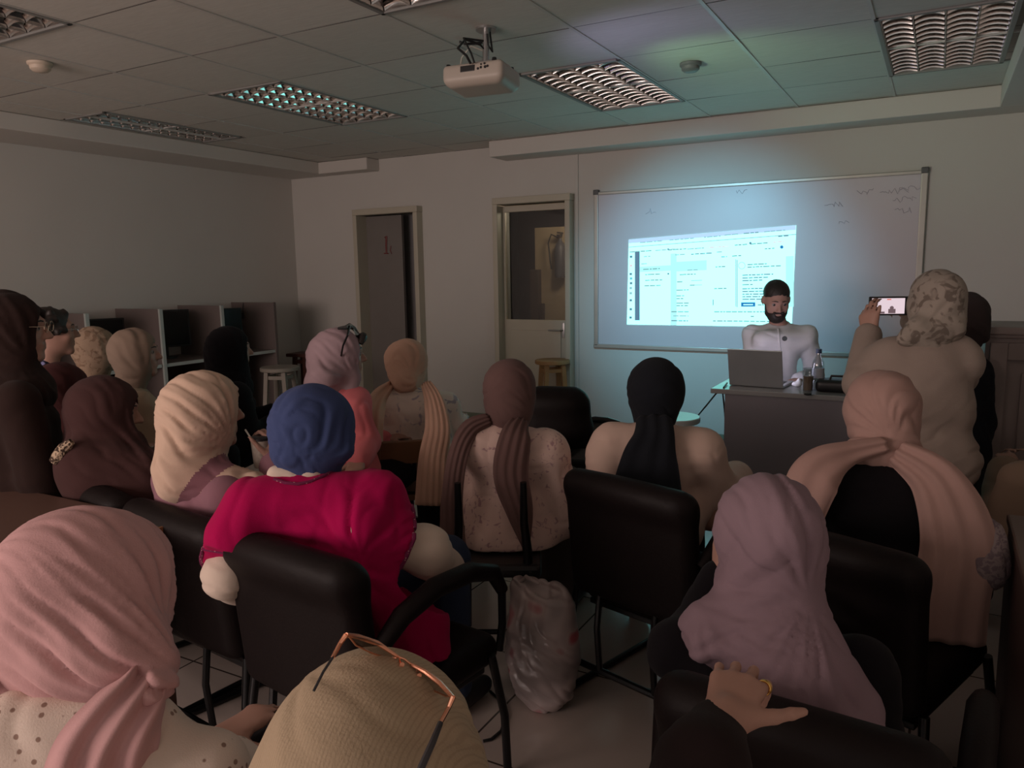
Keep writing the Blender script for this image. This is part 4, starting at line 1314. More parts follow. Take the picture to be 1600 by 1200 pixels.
b = MB(); b.tube([(0, 0, 0.09), tuple(at(391, 683, 2.45) - np.array(cu.location)), tuple(at(383, 671, 2.45) - np.array(cu.location))], 0.003, 8); b.build('straw', plain('straw_white', (0.7, 0.68, 0.6), 0.4), cu, True)
tag(cu, 'small iced drink cup with a pale straw held by the person in the cream scarf', 'cup')

# --- dark brown scarf in profile
choc = fabric('chocolate_cloth', (0.060, 0.028, 0.027))
P4 = Person('person in a chocolate headscarf and brown cape, face in profile, second row left', (168, 645, 2.70), 16, hyaw=24, pitch=-8, lean=0.0, zp=0.55)
P4.body(face=True)
P4.top(choc, h=0.012, e=0.03, sl_e=0.03)
lace = fabric('spotted_lace', (0.50, 0.38, 0.27), 'blotch', (0.06, 0.04, 0.03), 60, 0.5)
P4.hijab([choc, lace], h=0.008, big=0.006, cape=0.07, G=P4.px(215, 700, 2.700), nf=13, amp=0.007, extra=[
    (ell(P4.px(160, 645, 2.700), (0.118, 0.12, 0.12)), 0.03), (cap(P4.px(130, 690, 2.700), P4.px(200, 690, 2.700), 0.06), 0.05), (cap(P4.px(130, 725, 2.600), P4.px(225, 740, 2.650), 0.09), 0.06), (cap(P4.px(150, 760, 2.600), P4.px(235, 780, 2.650), 0.09), 0.06)], pad=0.15)
b = MB(); b.tube([tuple(P4.px(x, y, 2.530)) for x, y in ((112, 690), (100, 700), (92, 712), (84, 722))], [0.012, 0.020, 0.022, 0.016], 8)
o = b.build('lace_edging', lace, P4.root, True)
P4.lower(BLACKCLOTH); P4.done()

# --- maroon scarf behind, white top
P8 = Person('person in a maroon headscarf over a white top, behind the chocolate scarf', (100, 614, 3.3), 12, hyaw=10, pitch=-5, lean=0.06)
P8.body(h=0.015)
P8.top(fabric('ivory_cotton', (0.50, 0.40, 0.32)), h=0.013)
P8.hijab(fabric('maroon_cloth', (0.075, 0.026, 0.026)), h=0.010, big=0.008, cape=0.045, extra=[(cap(P8.px(75, 640, 3.300), P8.px(110, 655, 3.300), 0.07), 0.05)], pad=0.12)
P8.lower(BLACKCLOTH); P8.done()

# --- far left, tall, glasses
deep = fabric('deep_brown_cloth', (0.026, 0.014, 0.012))
P6 = Person('person standing at far left in a deep brown headscarf and glasses, seen in profile', (24, 516, 2.70), 20, hyaw=24, pitch=-2, lean=0.03, stand=True)
P6.body(face=True)
P6.top(deep, h=0.014, e=0.035, sl_e=0.03, hem=0.35, name='abaya')
P6.hijab(deep, h=0.009, big=0.008, cape=0.07, extra=[(ell(P6.px(5, 500, 2.950), (0.12, 0.125, 0.12)), 0.03), (cap(P6.px(0, 560, 2.900), P6.px(10, 640, 2.850), 0.12, 0.14), 0.06)], pad=0.2)
b = MB()
for g in (1, -1):
    b.tube([tuple(P6.hp(0.034 * g + 0.024 * math.cos(a), 0.105, 0.012 + 0.018 * math.sin(a))) for a in [k * math.pi / 8 for k in range(16)]], 0.0016, 6, closed=True)
    b.tube([tuple(P6.hp(0.058 * g, 0.105, 0.015)), tuple(P6.hp(0.074 * g, 0.03, 0.015))], 0.0015, 6)
b.tube([tuple(P6.hp(-0.010, 0.106, 0.014)), tuple(P6.hp(0.010, 0.106, 0.014))], 0.0015, 6)
b.build('eyeglasses', plain('gold_wire', (0.6, 0.5, 0.4), 0.25, 1.0), P6.root, True)
P6.lower(deep, skirt=True); P6.done()

# --- curly haired person with glasses next to them
P7 = Person('person with short curly black hair and glasses, bareheaded, beside the far left wall', (82, 519, 3.7), 14, hyaw=12, pitch=0, lean=0.03, bare=True)
P7.body(face=True)
cur = [near(comb([ell(P7.hp(0, -0.022, 0.035), (0.086, 0.098, 0.088), P7.HF)]), P7.H, 0.4)]
rr = random.Random(3)
for k in range(90):
    th = rr.uniform(0, 6.28); z = rr.uniform(0.0, 0.11)
    r_ = 0.090 * math.sqrt(max(0.05, 1 - ((z - 0.03) / 0.10) ** 2))
    x, y = r_ * math.cos(th), r_ * math.sin(th) * 1.1 - 0.022
    if y > 0.05 and z < 0.06: continue
    cur.append((cap(P7.hp(x, y, z), P7.hp(x, y, z + 0.004), rr.uniform(0.010, 0.015)), 0.008))
cur.append(('-', ell(P7.hp(0, 0.10, -0.03), (0.062, 0.07, 0.085), P7.HF), 0.01))
solid('hair', comb(cur, 0.01), P7.H - 0.16, P7.H + 0.16, 0.006, [DARKHAIR], P7.root, it=1)
b = MB()
for g in (1, -1):
    b.tube([tuple(P7.hp(0.033 * g + 0.024 * math.cos(a), 0.105, 0.008 + 0.019 * math.sin(a))) for a in [k * math.pi / 8 for k in range(16)]], 0.0016, 6, closed=True)
    b.tube([tuple(P7.hp(0.057 * g, 0.105, 0.012)), tuple(P7.hp(0.076 * g, 0.02, 0.012))], 0.0016, 6)
b.build('eyeglasses', plain('silver_wire', (0.5, 0.5, 0.5), 0.25, 1.0), P7.root, True)
P7.top(fabric('dark_print_shirt', (0.015, 0.015, 0.025), 'blotch', (0.30, 0.30, 0.55), 22, 0.62), h=0.013, name='shirt')
P7.lower(BLACKCLOTH); P7.done()

# --- beige patterned scarf, far
P9 = Person('person in a beige patterned headscarf before the study carrels', (152, 547, 4.25), 20, hyaw=10, lean=0.05)
P9.body(h=0.016)
P9.top(fabric('khaki_white_cotton', (0.46, 0.38, 0.29)), h=0.014)
P9.hijab(fabric('beige_print_cloth', (0.36, 0.26, 0.185), 'blotch', (0.24, 0.16, 0.11), 26, 0.56), h=0.011, big=0.008, cape=0.02, pad=0.1)
P9.lower(BLACKCLOTH); P9.done()
# --- grey-beige scarf in profile
P10 = Person('person in a taupe headscarf and beige jacket, profile towards the screen', (214, 553, 3.75), 20, hyaw=28, pitch=0, lean=0.05)
P10.body(face=True, h=0.009)
P10.top(fabric('beige_jacket_cloth', (0.38, 0.29, 0.21)), h=0.013, e=0.03, sl_e=0.03, name='jacket')
P10.hijab(fabric('taupe_cloth', (0.27, 0.20, 0.155)), h=0.010, big=0.006, nf=7, pad=0.1)
P10.lower(BLACKCLOTH); P10.done()
# --- black scarf by the carrels
P11 = Person('person all in black with a black headscarf, facing right before the carrels', (362, 547, 4.3), 22, hyaw=18, lean=0.05)
P11.body(face=True, h=0.009)
P11.top(BLACKCLOTH, h=0.013, e=0.035, sl_e=0.035)
P11.hijab(BLACKCLOTH, h=0.010, big=0.012, cape=0.055, extra=[(cap(P11.px(352, 560, 4.300), P11.px(358, 590, 4.300), 0.11), 0.05)], pad=0.15)
P11.lower(BLACKCLOTH, skirt=True); P11.done()

# --- lilac scarf with sunglasses, coral top
P12 = Person('person in a lilac headscarf with sunglasses on top and a coral pink blouse', (533, 556, 3.45), 12, hyaw=30, pitch=0, lean=0.0, sw=0.14)
P12.arm(1, P12.px(572, 690, 3.42), P12.px(560, 720, 3.25))
P12.body(face=True, h=0.009)
coral = fabric('coral_cotton', (0.75, 0.20, 0.22))
P12.top(coral, h=0.010, e=0.025, sl_e=0.025, extra=[(cap(P12.px(490, 625, 3.400), P12.px(560, 625, 3.450), 0.06), 0.06)], folds=fold_dir((1, 0.3, 0.1), 60, 0.006, seed=2))
lil = fabric('lilac_cloth', (0.42, 0.30, 0.33))
P12.hijab(lil, h=0.008, big=0.004, G=P12.px(552, 598, 3.450), nf=14, amp=0.007, cape=0.015, extra=[(cap(P12.px(510, 560, 3.450), P12.px(505, 592, 3.350), 0.09, 0.07), 0.05), (cap(P12.px(500, 592, 3.350), P12.px(486, 602, 3.350), 0.05, 0.03), 0.04),
      (cap(P12.px(553, 592, 3.45), P12.px(548, 612, 3.42), 0.03, 0.022), 0.04)], pad=0.12)
b = MB(); b.tube([tuple(P12.hp(0.03 * math.cos(a) * 1.4, 0.082 + 0.02 * math.sin(a), 0.055 + 0.03 * math.sin(a))) for a in [k * math.pi / 6 for k in range(0, 7)]], [0.012, 0.016, 0.018, 0.018, 0.018, 0.016, 0.012], 8)
b.build('hair', DARKHAIR, P12.root, True)
P12.lower(BLACKCLOTH); P12.done()
sg = empty('sunglasses', tuple(at(545, 520, 3.45)))
def sgp(x, y, D): return tuple(at(x, y, D) - np.array(sg.location))
b = MB()
b.tube([sgp(529, 513, 3.350), sgp(540, 512, 3.320), sgp(546, 509, 3.400), sgp(553, 513, 3.500), sgp(560, 522, 3.570)], [0.006, 0.010, 0.012, 0.010, 0.006], 8)
b.build('front_frame', blackm, sg, True)
b = MB(); b.tube([sgp(546, 510, 3.350), sgp(543, 524, 3.290), sgp(536, 540, 3.310), sgp(533, 556, 3.350)], [0.006, 0.005, 0.004, 0.004], 8); b.build('temple_arm', blackm, sg, True)
b = MB(); b.add([sgp(552, 513, 3.450), sgp(562, 524, 3.530), sgp(563, 540, 3.510), sgp(556, 548, 3.430), sgp(552, 538, 3.410), sgp(556, 526, 3.430)], [(0, 1, 2, 3, 4, 5)]); b.build('lens', blackm, sg)
tag(sg, 'black sunglasses pushed up on the lilac headscarf', 'sunglasses')

# --- peach scarf on a wooden chair
floral = fabric('white_floral_cotton', (0.80, 0.68, 0.60), 'blotch', (0.42, 0.36, 0.40), 16, 0.60)
P13 = Person('person in a peach headscarf and white floral blouse on the wooden chair', (641, 566, 3.95), 6, hyaw=12, lean=0.03)
P13.body(h=0.014)
P13.top(floral, h=0.010, e=0.035, sl_e=0.04, extra=[(cap(P13.px(605, 630, 3.900), P13.px(695, 635, 3.950), 0.08), 0.06), (cap(P13.px(700, 640, 3.950), P13.px(712, 665, 3.950), 0.055), 0.04)])
pch = fabric('peach_cloth', (0.62, 0.39, 0.29))
nc = tocam(P13)
P13.hijab(pch, h=0.008, nf=13, amp=0.007, G=P13.px(668, 600, 3.850), extra=[(cap(P13.px(622, 560, 3.950), P13.px(632, 595, 3.870), 0.07), 0.04)], shells=[
    ribbon([P13.px(665, 598, 3.830), P13.px(677, 625, 3.670), P13.px(684, 670, 3.510), P13.px(676, 720, 3.500), P13.px(672, 790, 3.500)], [0.06, 0.095, 0.12, 0.13, 0.14], nc, 5, 0.0045, 0.014, seed=2),
    ribbon([P13.px(612, 600, 3.870), P13.px(592, 622, 3.710), P13.px(586, 655, 3.550), P13.px(590, 695, 3.550)], [0.05, 0.09, 0.08, 0.05], nc, 2, 0.006, 0.014, seed=4)])
P13.lower(BLACKCLOTH, skirt=True); P13.done()

# --- brown scarf, floral blouse
P14 = Person('person in a brown headscarf with two tails down the back of a pale floral blouse', (800, 612, 3.0), -6, hyaw=8, lean=0.03, sw=0.17)
P14.body(h=0.013)
floral2 = fabric('pink_floral_cotton', (0.72, 0.53, 0.47), 'blotch', (0.45, 0.28, 0.29), 34, 0.63)
P14.top(floral2, h=0.0085, e=0.03, sl_e=0.035, hem=0.46, sleeve=0.9, extra=[(cap(P14.px(745, 700, 2.95), P14.px(850, 705, 2.95), 0.085), 0.06), (cap(P14.px(765, 850, 2.95), P14.px(830, 850, 2.95), 0.10), 0.06)])
brn = fabric('cocoa_cloth', (0.155, 0.092, 0.085))
nc = tocam(P14)
P14.hijab(brn, h=0.007, big=0.004, nf=8, amp=0.004, G=P14.px(838, 650, 2.95), extra=[(cap(P14.px(795, 600, 3.0), P14.px(795, 640, 2.96), 0.088), 0.03)], shells=[
    ribbon([P14.px(765, 655, 2.92), P14.px(735, 670, 2.88), P14.px(716, 710, 2.83), P14.px(706, 780, 2.82), P14.px(708, 860, 2.82), P14.px(715, 900, 2.82)], [0.05, 0.075, 0.075, 0.08, 0.10, 0.11], nc, 4, 0.004, 0.014, seed=1),
    ribbon([P14.px(815, 655, 2.90), P14.px(806, 680, 2.82), P14.px(798, 740, 2.80), P14.px(812, 800, 2.80), P14.px(822, 855, 2.80)], [0.07, 0.115, 0.13, 0.10, 0.03], nc, 4, 0.0045, 0.014, seed=3)])
P14.lower(fabric('olive_brown_cloth', (0.10, 0.08, 0.07)), skirt=True); P14.done()

# --- black scarf, cream blouse
P15 = Person('person with a black headscarf falling down the back of a cream blouse', (1025, 612, 2.90), -12, hyaw=4, lean=0.04, sw=0.165)
P15.body(h=0.013)
P15.arm(1, P15.px(1125, 770, 2.95), P15.px(1150, 745, 3.2))
P15.top(fabric('cream_linen', (0.68, 0.50, 0.42)), h=0.010, e=0.035, sl_e=0.045, extra=[(cap(P15.px(955, 690, 2.88), P15.px(1100, 700, 2.88), 0.075), 0.06), (cap(P15.px(940, 720, 2.85), P15.px(945, 760, 2.85), 0.06), 0.06), (ell(P15.px(1098, 780, 2.9), (0.06, 0.06, 0.07)), 0.05)])
nc = tocam(P15)
blks = fabric('blue_black_cloth', (0.013, 0.015, 0.020))
P15.hijab(blks, h=0.007, big=0.006, nf=7, amp=0.003, extra=[(ell(P15.px(1025, 608, 2.9), (0.108, 0.112, 0.115)), 0.02)], shells=[
    ribbon([P15.px(1022, 650, 2.80), P15.px(1022, 680, 2.74), P15.px(1015, 720, 2.70), P15.px(1010, 780, 2.69), P15.px(1010, 850, 2.70)], [0.13, 0.15, 0.20, 0.25, 0.27], nc, 3, 0.005, 0.016, seed=1)])
P15.lower(BLACKCLOTH); P15.done()

# --- presenter
P16 = Person('bearded presenter in a white shirt standing behind the laptop on the teacher desk', (1213, 470, 5.0), 168, hyaw=-12, pitch=-22, lean=-0.02, stand=True, bare=True, sw=0.175, hs=1.06, nbx=-0.035, side=-0.03)
P16.arm(-1, P16.px(1272, 588, 5.030), P16.px(1248, 594, 4.750))
P16.arm(1, P16.px(1178, 588, 5.030), P16.px(1196, 594, 4.750))
P16.body(face=True, h=0.009, ears=True)
solid('hair', comb([near(comb([ell(P16.hp(0, -0.020, 0.045), (0.083, 0.100, 0.085), P16.HF), ('-', ell(P16.hp(0, 0.10, -0.035), (0.075, 0.085, 0.10), P16.HF), 0.01), ('-', cap(P16.hp(-0.12, 0.0, -0.06), P16.hp(0.12, 0.0, -0.06), 0.07), 0.01)]), P16.H, 0.4)]),
      P16.H - 0.16, P16.H + 0.16, 0.006, [DARKHAIR], P16.root, fold_dir((1, 0.3, 0.5), 160, 0.002))
solid('beard', comb([ell(P16.hp(0, 0.045, -0.075), (0.060, 0.056, 0.056), P16.HF), (cap(P16.hp(-0.03, 0.088, -0.040), P16.hp(0.03, 0.088, -0.040), 0.007), 0.005), (cap(P16.hp(-0.060, 0.02, -0.02), P16.hp(-0.055, 0.03, -0.07), 0.014), 0.02), (cap(P16.hp(0.060, 0.02, -0.02), P16.hp(0.055, 0.03, -0.07), 0.014), 0.02), ('-', ell(P16.hp(0, 0.10, -0.057), (0.022, 0.02, 0.010), P16.HF), 0.004)]),
      P16.H - 0.15, P16.H + 0.15, 0.005, [DARKHAIR], P16.root, fold_dir((1, 0.3, 0.5), 200, 0.001))
shirt = fabric('white_shirt_cotton', (0.74, 0.74, 0.76))
b = MB(); b.tube([tuple(P16.NB + V(0.056 * math.cos(a), 0.060 * math.sin(a) + 0.012, 0.012 - 0.022 * math.sin(a))) for a in [k * math.pi / 14 + 0.15 for k in range(-8, 23)]], 0.013, 8); b.build('collar', shirt, P16.root, True)
sh16 = P16.top(shirt, h=0.009, e=0.02, sl_e=0.022, hem=0.60, name='shirt', neck=False, extra=[(cap(P16.px(1192, 532, 4.990), P16.px(1256, 532, 4.990), 0.07), 0.04)])
q = onobj(sh16, [(1216 + k * 0.35, 514 + k * 4) for k in range(0, 12)], 0.0005)
if len(q) > 3:
    b = MB(); b.tube(q, 0.006, 6); b.build('button_placket', shirt, P16.root, True)
b = MB(); b.tube([tuple(P16.px(1226, 529, 4.835)), tuple(P16.px(1226, 529, 4.825))], 0.016, 14); b.build('shirt_badge', plain('dark_badge', (0.03, 0.04, 0.04), 0.5), P16.root, True)
P16.lower(BLACKCLOTH); P16.done()

# --- standing person filming
P17 = Person('person standing in a floral-print headscarf and beige sweater, filming with a phone', (1460, 474, 2.95), -20, hyaw=-6, lean=0.02, stand=True, sw=0.15, side=0.05, nbx=-0.05)
P17.arm(-1, P17.px(1345, 600, 2.98), P17.px(1357, 522, 3.12))
P17.arm(1, P17.px(1500, 590, 3.2), P17.px(1425, 500, 3.32))
up17 = V(0.05, 0.15, 1.0)
P17.hands[-1] = hand(P17.W[-1], V(-0.05, 0.18, 1.0), V(-0.75, -0.65, 0.0), V(0.7, -0.3, 0.1), [(20, 30, 20), (24, 34, 22), (30, 40, 25), (36, 45, 28)], thumb=(0.35, 0.95, 0.0), tcurl=10)
P17.hands[1] = hand(P17.W[1], V(-0.6, 0.1, 0.8), V(0.6, 0.5, 0.3), V(-0.3, -0.3, 0.6), GRIP)
P17.body(h=0.008)
beige = fabric('beige_knit', (0.36, 0.29, 0.25), bump=0.5, weave=260)
P17.top(beige, h=0.009, e=0.03, sl_e=0.025, hem=0.55, name='sweater', extra=[(cap(P17.px(1395, 560, 2.95), P17.px(1490, 555, 2.95), 0.085), 0.05), (cap(P17.px(1405, 640, 2.95), P17.px(1475, 640, 2.95), 0.11), 0.05), (cap(P17.px(1410, 720, 2.95), P17.px(1480, 720, 2.95), 0.12), 0.05)],
   folds=fsum(fold_dir((-0.35, 0.1, 1), 44, 0.007, seed=4, zone=lambda p: np.clip((P17.S[1][2] - 0.02 - p[:, 2]) / 0.25, 0.2, 1.2))), pad=0.24)
prt = fabric('taupe_print_cloth', (0.36, 0.31, 0.265), 'blotch', (0.19, 0.155, 0.13), 20, 0.56)
P17.hijab(prt, h=0.008, big=0.006, nf=13, amp=0.007, G=P17.px(1420, 530, 2.85), extra=[(cap(P17.px(1440, 520, 2.88), P17.px(1490, 512, 2.88), 0.04), 0.06), (cap(P17.px(1412, 530, 2.88), P17.px(1428, 510, 2.88), 0.028), 0.05)])
P17.lower(BLACKCLOTH, skirt=True); P17.done()
# phone
ph = empty('smartphone', tuple(at(1388, 478, 3.18)))
F = np.array([P17.RW @ V(1, 0, 0), P17.RW @ V(0, 1, 0), [0, 0, 1]]).T
ph.matrix_world = Matrix.Translation(Vector(at(1388, 478, 3.18))) @ Matrix([[F[i][j] for j in range(3)] for i in range(3)]).to_4x4()
b = MB(); b.box((0, 0, 0), (0.155, 0.009, 0.078), bev=0.006); b.build('phone_body', blackm, ph)
b = MB(); b.box((-0.002, -0.0052, 0), (0.128, 0.0012, 0.064)); b.build('screen', emit('phone_screen', (0.82, 0.66, 0.72), 0.95), ph)
b = MB(); b.tube([(0.012, -0.0060, -0.008), (0.012, -0.0066, -0.008)], 0.008, 12); b.box((0.013, -0.0062, -0.021), (0.028, 0.001, 0.018), bev=0.0); b.box((-0.045, -0.0060, -0.027), (0.06, 0.0008, 0.008))
b.build('screen_image', emit('phone_image_dark', (0.25, 0.16, 0.18), 0.6), ph)
b = MB(); b.box((0.0, -0.0062, 0.027), (0.016, 0.001, 0.004)); b.build('record_bar', emit('phone_red', (0.9, 0.15, 0.1), 0.8), ph)
tag(ph, 'smartphone held sideways, filming the presenter', 'phone')

# --- person in black behind the filmer
P18 = Person('person in black with a dark headscarf standing behind the filming person', (1506, 500, 3.6), -20, hyaw=0, lean=0.02, stand=True, sw=0.10, nbx=-0.05, side=0.05)
P18.body(h=0.016)
P18.top(fabric('blue_black_wool', (0.012, 0.013, 0.018)), h=0.013, e=0.03, sl_e=0.03, name='coat', hem=0.35)
P18.hijab(fabric('dark_taupe_cloth', (0.050, 0.036, 0.036)), h=0.010, big=0.008, cape=0.02, extra=[(cap(P18.px(1515, 500, 3.550), P18.px(1535, 525, 3.550), 0.06, 0.03), 0.04)])
P18.lower(BLACKCLOTH, skirt=True); P18.done()

# --- rose scarf, black dress, long shawl
P19 = Person('person in a rose-beige headscarf draped like a shawl over a black dress', (1375, 644, 2.35), -22, hyaw=0, lean=0.04, sw=0.18, zp=0.55)
P19.body(h=0.013)
P19.top(BLACKCLOTH, h=0.010, e=0.03, sl_e=0.03, hem=0.45, name='dress', extra=[(cap(P19.px(1310, 770, 2.3), P19.px(1440, 770, 2.3), 0.10), 0.06)])
rose = fabric('rose_beige_cloth', (0.43, 0.275, 0.24))
nc = tocam(P19)
P19.hijab(rose, h=0.007, big=0.008, nf=13, amp=0.007, G=P19.px(1405, 700, 2.25), extra=[
    (cap(P19.px(1378, 640, 2.35), P19.px(1388, 690, 2.3), 0.108, 0.075), 0.03), (cap(P19.px(1340, 708, 2.28), P19.px(1415, 712, 2.28), 0.045), 0.05)], shells=[
    ribbon([P19.px(1400, 706, 2.22), P19.px(1455, 745, 2.16), P19.px(1487, 800, 2.13), P19.px(1498, 860, 2.13), P19.px(1487, 930, 2.14), P19.px(1485, 1005, 2.15)], [0.08, 0.13, 0.17, 0.19, 0.19, 0.175], nc, 3, 0.006, 0.018, seed=2),
    ribbon([P19.px(1385, 695, 2.21), P19.px(1335, 706, 2.2), P19.px(1295, 725, 2.17), P19.px(1268, 755, 2.16), P19.px(1250, 810, 2.2)], [0.05, 0.07, 0.12, 0.14, 0.12], nc, 2, 0.004, 0.018, seed=5)])
P19.lower(BLACKCLOTH, skirt=True); P19.done()

# --- right edge, mostly outside the picture
P22 = Person('person in a beige sleeve at the right edge of the photo, mostly cut off', (1676, 650, 2.75), -20, lean=0.04, hs=1.0)
P22.body(h=0.016)
P22.top(fabric('sand_jersey', (0.33, 0.23, 0.17)), h=0.011, e=0.03, sl_e=0.04)
P22.hijab(fabric('sand_cloth', (0.36, 0.25, 0.2)), h=0.011)
P22.lower(BLACKCLOTH); P22.done()

# --- hand resting on the chair back in front
P21 = empty('person', tuple(at(1150, 1085, 1.02)))
b0 = np.array(P21.location)
def q21(x, y, D): return at(x, y, D) - b0
wr = q21(1132, 1124, 0.955)
fd = q21(1154, 1068, 1.012) - wr
nn = np.array(EYE - at(1150, 1085, 1.0)) + V(0, 0.1, 0.5)
sd = q21(1200, 1100, 1.0) - q21(1110, 1080, 1.0)
hd21 = hand(wr, fd, nn, sd, [(26, 44, 28), (18, 46, 30), (16, 46, 30), (12, 42, 26)], spread=5.0, thumb=(0.72, 0.50, 0.0), tcurl=24, k=0.90)
arm21 = [cap(wr, q21(1105, 1185, 0.90), 0.026, 0.034), (cap(q21(1105, 1185, 0.90), q21(1040, 1400, 0.78), 0.034, 0.042), 0.02)]
solid('body', comb(arm21 + hd21, 0.008), np.array(wr) - 0.38, np.array(wr) + 0.2, 0.0032, [SKIN], P21, it=2)
solid('sleeve', comb([cap(q21(1120, 1140, 0.955), q21(1098, 1200, 0.89), 0.037, 0.050), (cap(q21(1098, 1200, 0.89), q21(1030, 1420, 0.76), 0.050, 0.066), 0.03)]), np.array(wr) - 0.45, np.array(wr) + 0.15, 0.007, [fabric('black_sleeve', (0.016, 0.009, 0.009))], P21, fold_dir((0.2, 0.4, 1), 90, 0.003))
_n = nn - fd * (nn @ fd) / (fd @ fd); _n /= np.linalg.norm(_n); _d = fd / np.linalg.norm(fd); _s = np.cross(_d, _n); _s = _s if _s @ sd > 0 else -_s
_sd = _d + _s * 0.15; _sd /= np.linalg.norm(_sd)
_v = _sd * math.cos(math.radians(28)) - _n * math.sin(math.radians(28))
_c = wr + 0.90 * (_d * 0.082 + _s * 0.030) + _v * 0.020
_a = np.cross(_v, V(0.2, 0.3, 1)); _a /= np.linalg.norm(_a); _b = np.cross(_v, _a)
b = MB()
for dd in (-0.0028, 0.0, 0.0028):
    b.tube([tuple(_c + _v * dd + (_a * math.cos(t) + _b * math.sin(t)) * 0.0088) for t in [k * math.pi / 12 for k in range(24)]], 0.0017, 8, closed=True)
b.build('finger_ring', plain('gold', (0.85, 0.52, 0.16), 0.25, 1.0), P21, True)
tag(P21, 'hand with a gold ring and black sleeve resting on the nearest chair back', 'person')
# ------------------------------------------------------------------ furniture
leather = plain('black_leatherette', (0.0085, 0.0055, 0.0055), 0.55, noise=0.2, bump=0.25, bscale=140, spec=0.16)
tubeblk = plain('black_steel_tube', (0.010, 0.010, 0.011), 0.3, 0.3)
def edge_pose(pl, pr_, z, w=None, keep='m'):
    a = onp(pl[0], pl[1], 2, z); c = onp(pr_[0], pr_[1], 2, z)
    u = (c - a); W = np.linalg.norm(u); u /= W
    if w is not None:
        m = (a + c) / 2 if keep == 'm' else (a + u * w / 2 if keep == 'l' else c - u * w / 2)
        W = w
    else: m = (a + c) / 2
    return m, math.atan2(u[1], u[0]), W
def armchair(pose, zt, label, armr=(True, True), w=None, roll=0.05):
    m, rz, W = pose
    ch = empty('office_chair', (m[0], m[1], 0), rz)      # origin under the backrest, facing +y
    hw = W / 2
    def back(p):
        return comb([rbox((0, 0.0, (zt + 0.40) / 2), (hw, 0.042, (zt - 0.40) / 2), 0.04, None, 0.0),
                     (cap((-hw + 0.055, -0.005, zt - 0.052), (hw - 0.055, -0.005, zt - 0.052), 0.052), 0.03)])(V(0, 0, 0) + np.stack([p[:, 0], p[:, 1] + 0.10 * (p[:, 2] - 0.6) - 0.35 * p[:, 0] ** 2, p[:, 2] + 0.22 * p[:, 0] ** 2], 1))
    solid('backrest', back, (-hw - 0.03, -0.15, 0.35), (hw + 0.03, 0.2, zt + 0.03), 0.011, [leather], ch)
    solid('seat', lambda p: rbox((0, 0.30, 0.395), (hw - 0.01, 0.25, 0.05), 0.045)(p), (-hw, 0.02, 0.33), (hw, 0.58, 0.46), 0.013, [leather], ch, lambda v: 0.012 * np.exp(-((v[:, 0] / 0.15) ** 2 + ((v[:, 1] - 0.3) / 0.15) ** 2)) * -1 * (v[:, 2] > 0.41))
    for g in (-1, 1):
        x = g * (hw + 0.025)
        if armr[0 if g < 0 else 1]:
            b = MB(); b.tube([(x * 0.92, 0.03, 0.60), (x, 0.10, 0.675), (x, 0.22, 0.705), (x, 0.36, 0.70), (x, 0.46, 0.665), (x, 0.50, 0.60)], [0.020, 0.026, 0.028, 0.028, 0.024, 0.018], 12)
            ar = b.build('armrest', leather, ch, True)
            b = MB(); b.tube([(x, 0.50, 0.61), (x, 0.50, 0.50), (x * 0.98, 0.49, 0.42)], 0.012, 8); b.build('arm_post', tubeblk, ar, True)
        b = MB(); b.tube([(x * 0.9, 0.48, 0.40), (x * 0.95, 0.52, 0.2), (x * 0.95, 0.53, 0.012)], 0.013, 10); b.build('leg', tubeblk, ch, True)
        b = MB(); b.tube([(x * 0.9, 0.04, 0.40), (x * 0.95, 0.01, 0.2), (x * 0.95, 0.0, 0.012)], 0.013, 10); b.build('leg', tubeblk, ch, True)
        b = MB(); b.tube([(x * 0.95, -0.01, 0.014), (x * 0.95, 0.54, 0.014)], 0.013, 10); b.build('floor_runner', tubeblk, ch, True)
        b = MB(); b.tube([(g * hw * 0.45, 0.0, 0.42), (g * hw * 0.45, -0.015, 0.3), (g * hw * 0.45, 0.0, 0.14)], 0.011, 8); b.build('back_support', tubeblk, ch, True)
    b = MB(); b.tube([(-hw * 0.97, 0.0, 0.14), (hw * 0.97, 0.0, 0.14)], 0.012, 8); b.build('stretcher', tubeblk, ch, True)
    b = MB(); b.box((0, 0.28, 0.342), (W * 0.86, 0.42, 0.02), bev=0.005); b.build('seat_pan', blackm, ch)
    tag(ch, label, 'chair')
    return ch
armchair(edge_pose((362, 828), (566, 892), 0.82, 0.50), 0.84, 'black leather armchair under the person in the fuchsia dress')
armchair(edge_pose((880, 733), (1098, 783), 0.82, 0.50), 0.84, 'black leather armchair holding the person in the cream blouse', (True, True))
armchair(edge_pose((1030, 1052), (1490, 1188), 0.80, None), 0.82, 'black leather armchair nearest the camera, with the ringed hand on its back')
armchair(edge_pose((1275, 838), (1452, 884), 0.80, 0.50, 'r'), 0.82, 'black armchair behind the person with the rose-beige shawl', (False, False))
armchair(edge_pose((205, 772), (385, 826), 0.82, 0.50, 'l'), 0.82, 'black leather armchair of the person drinking in the cream scarf', (False, False))
armchair(edge_pose((75, 712), (195, 772), 0.82, 0.50, 'r'), 0.82, 'black leather armchair of the person in the chocolate scarf', (False, False))
armchair(edge_pose((-60, 672), (60, 706), 0.82, 0.50, 'r'), 0.82, 'black armchair at the left edge of the row behind the brown table', (False, False))

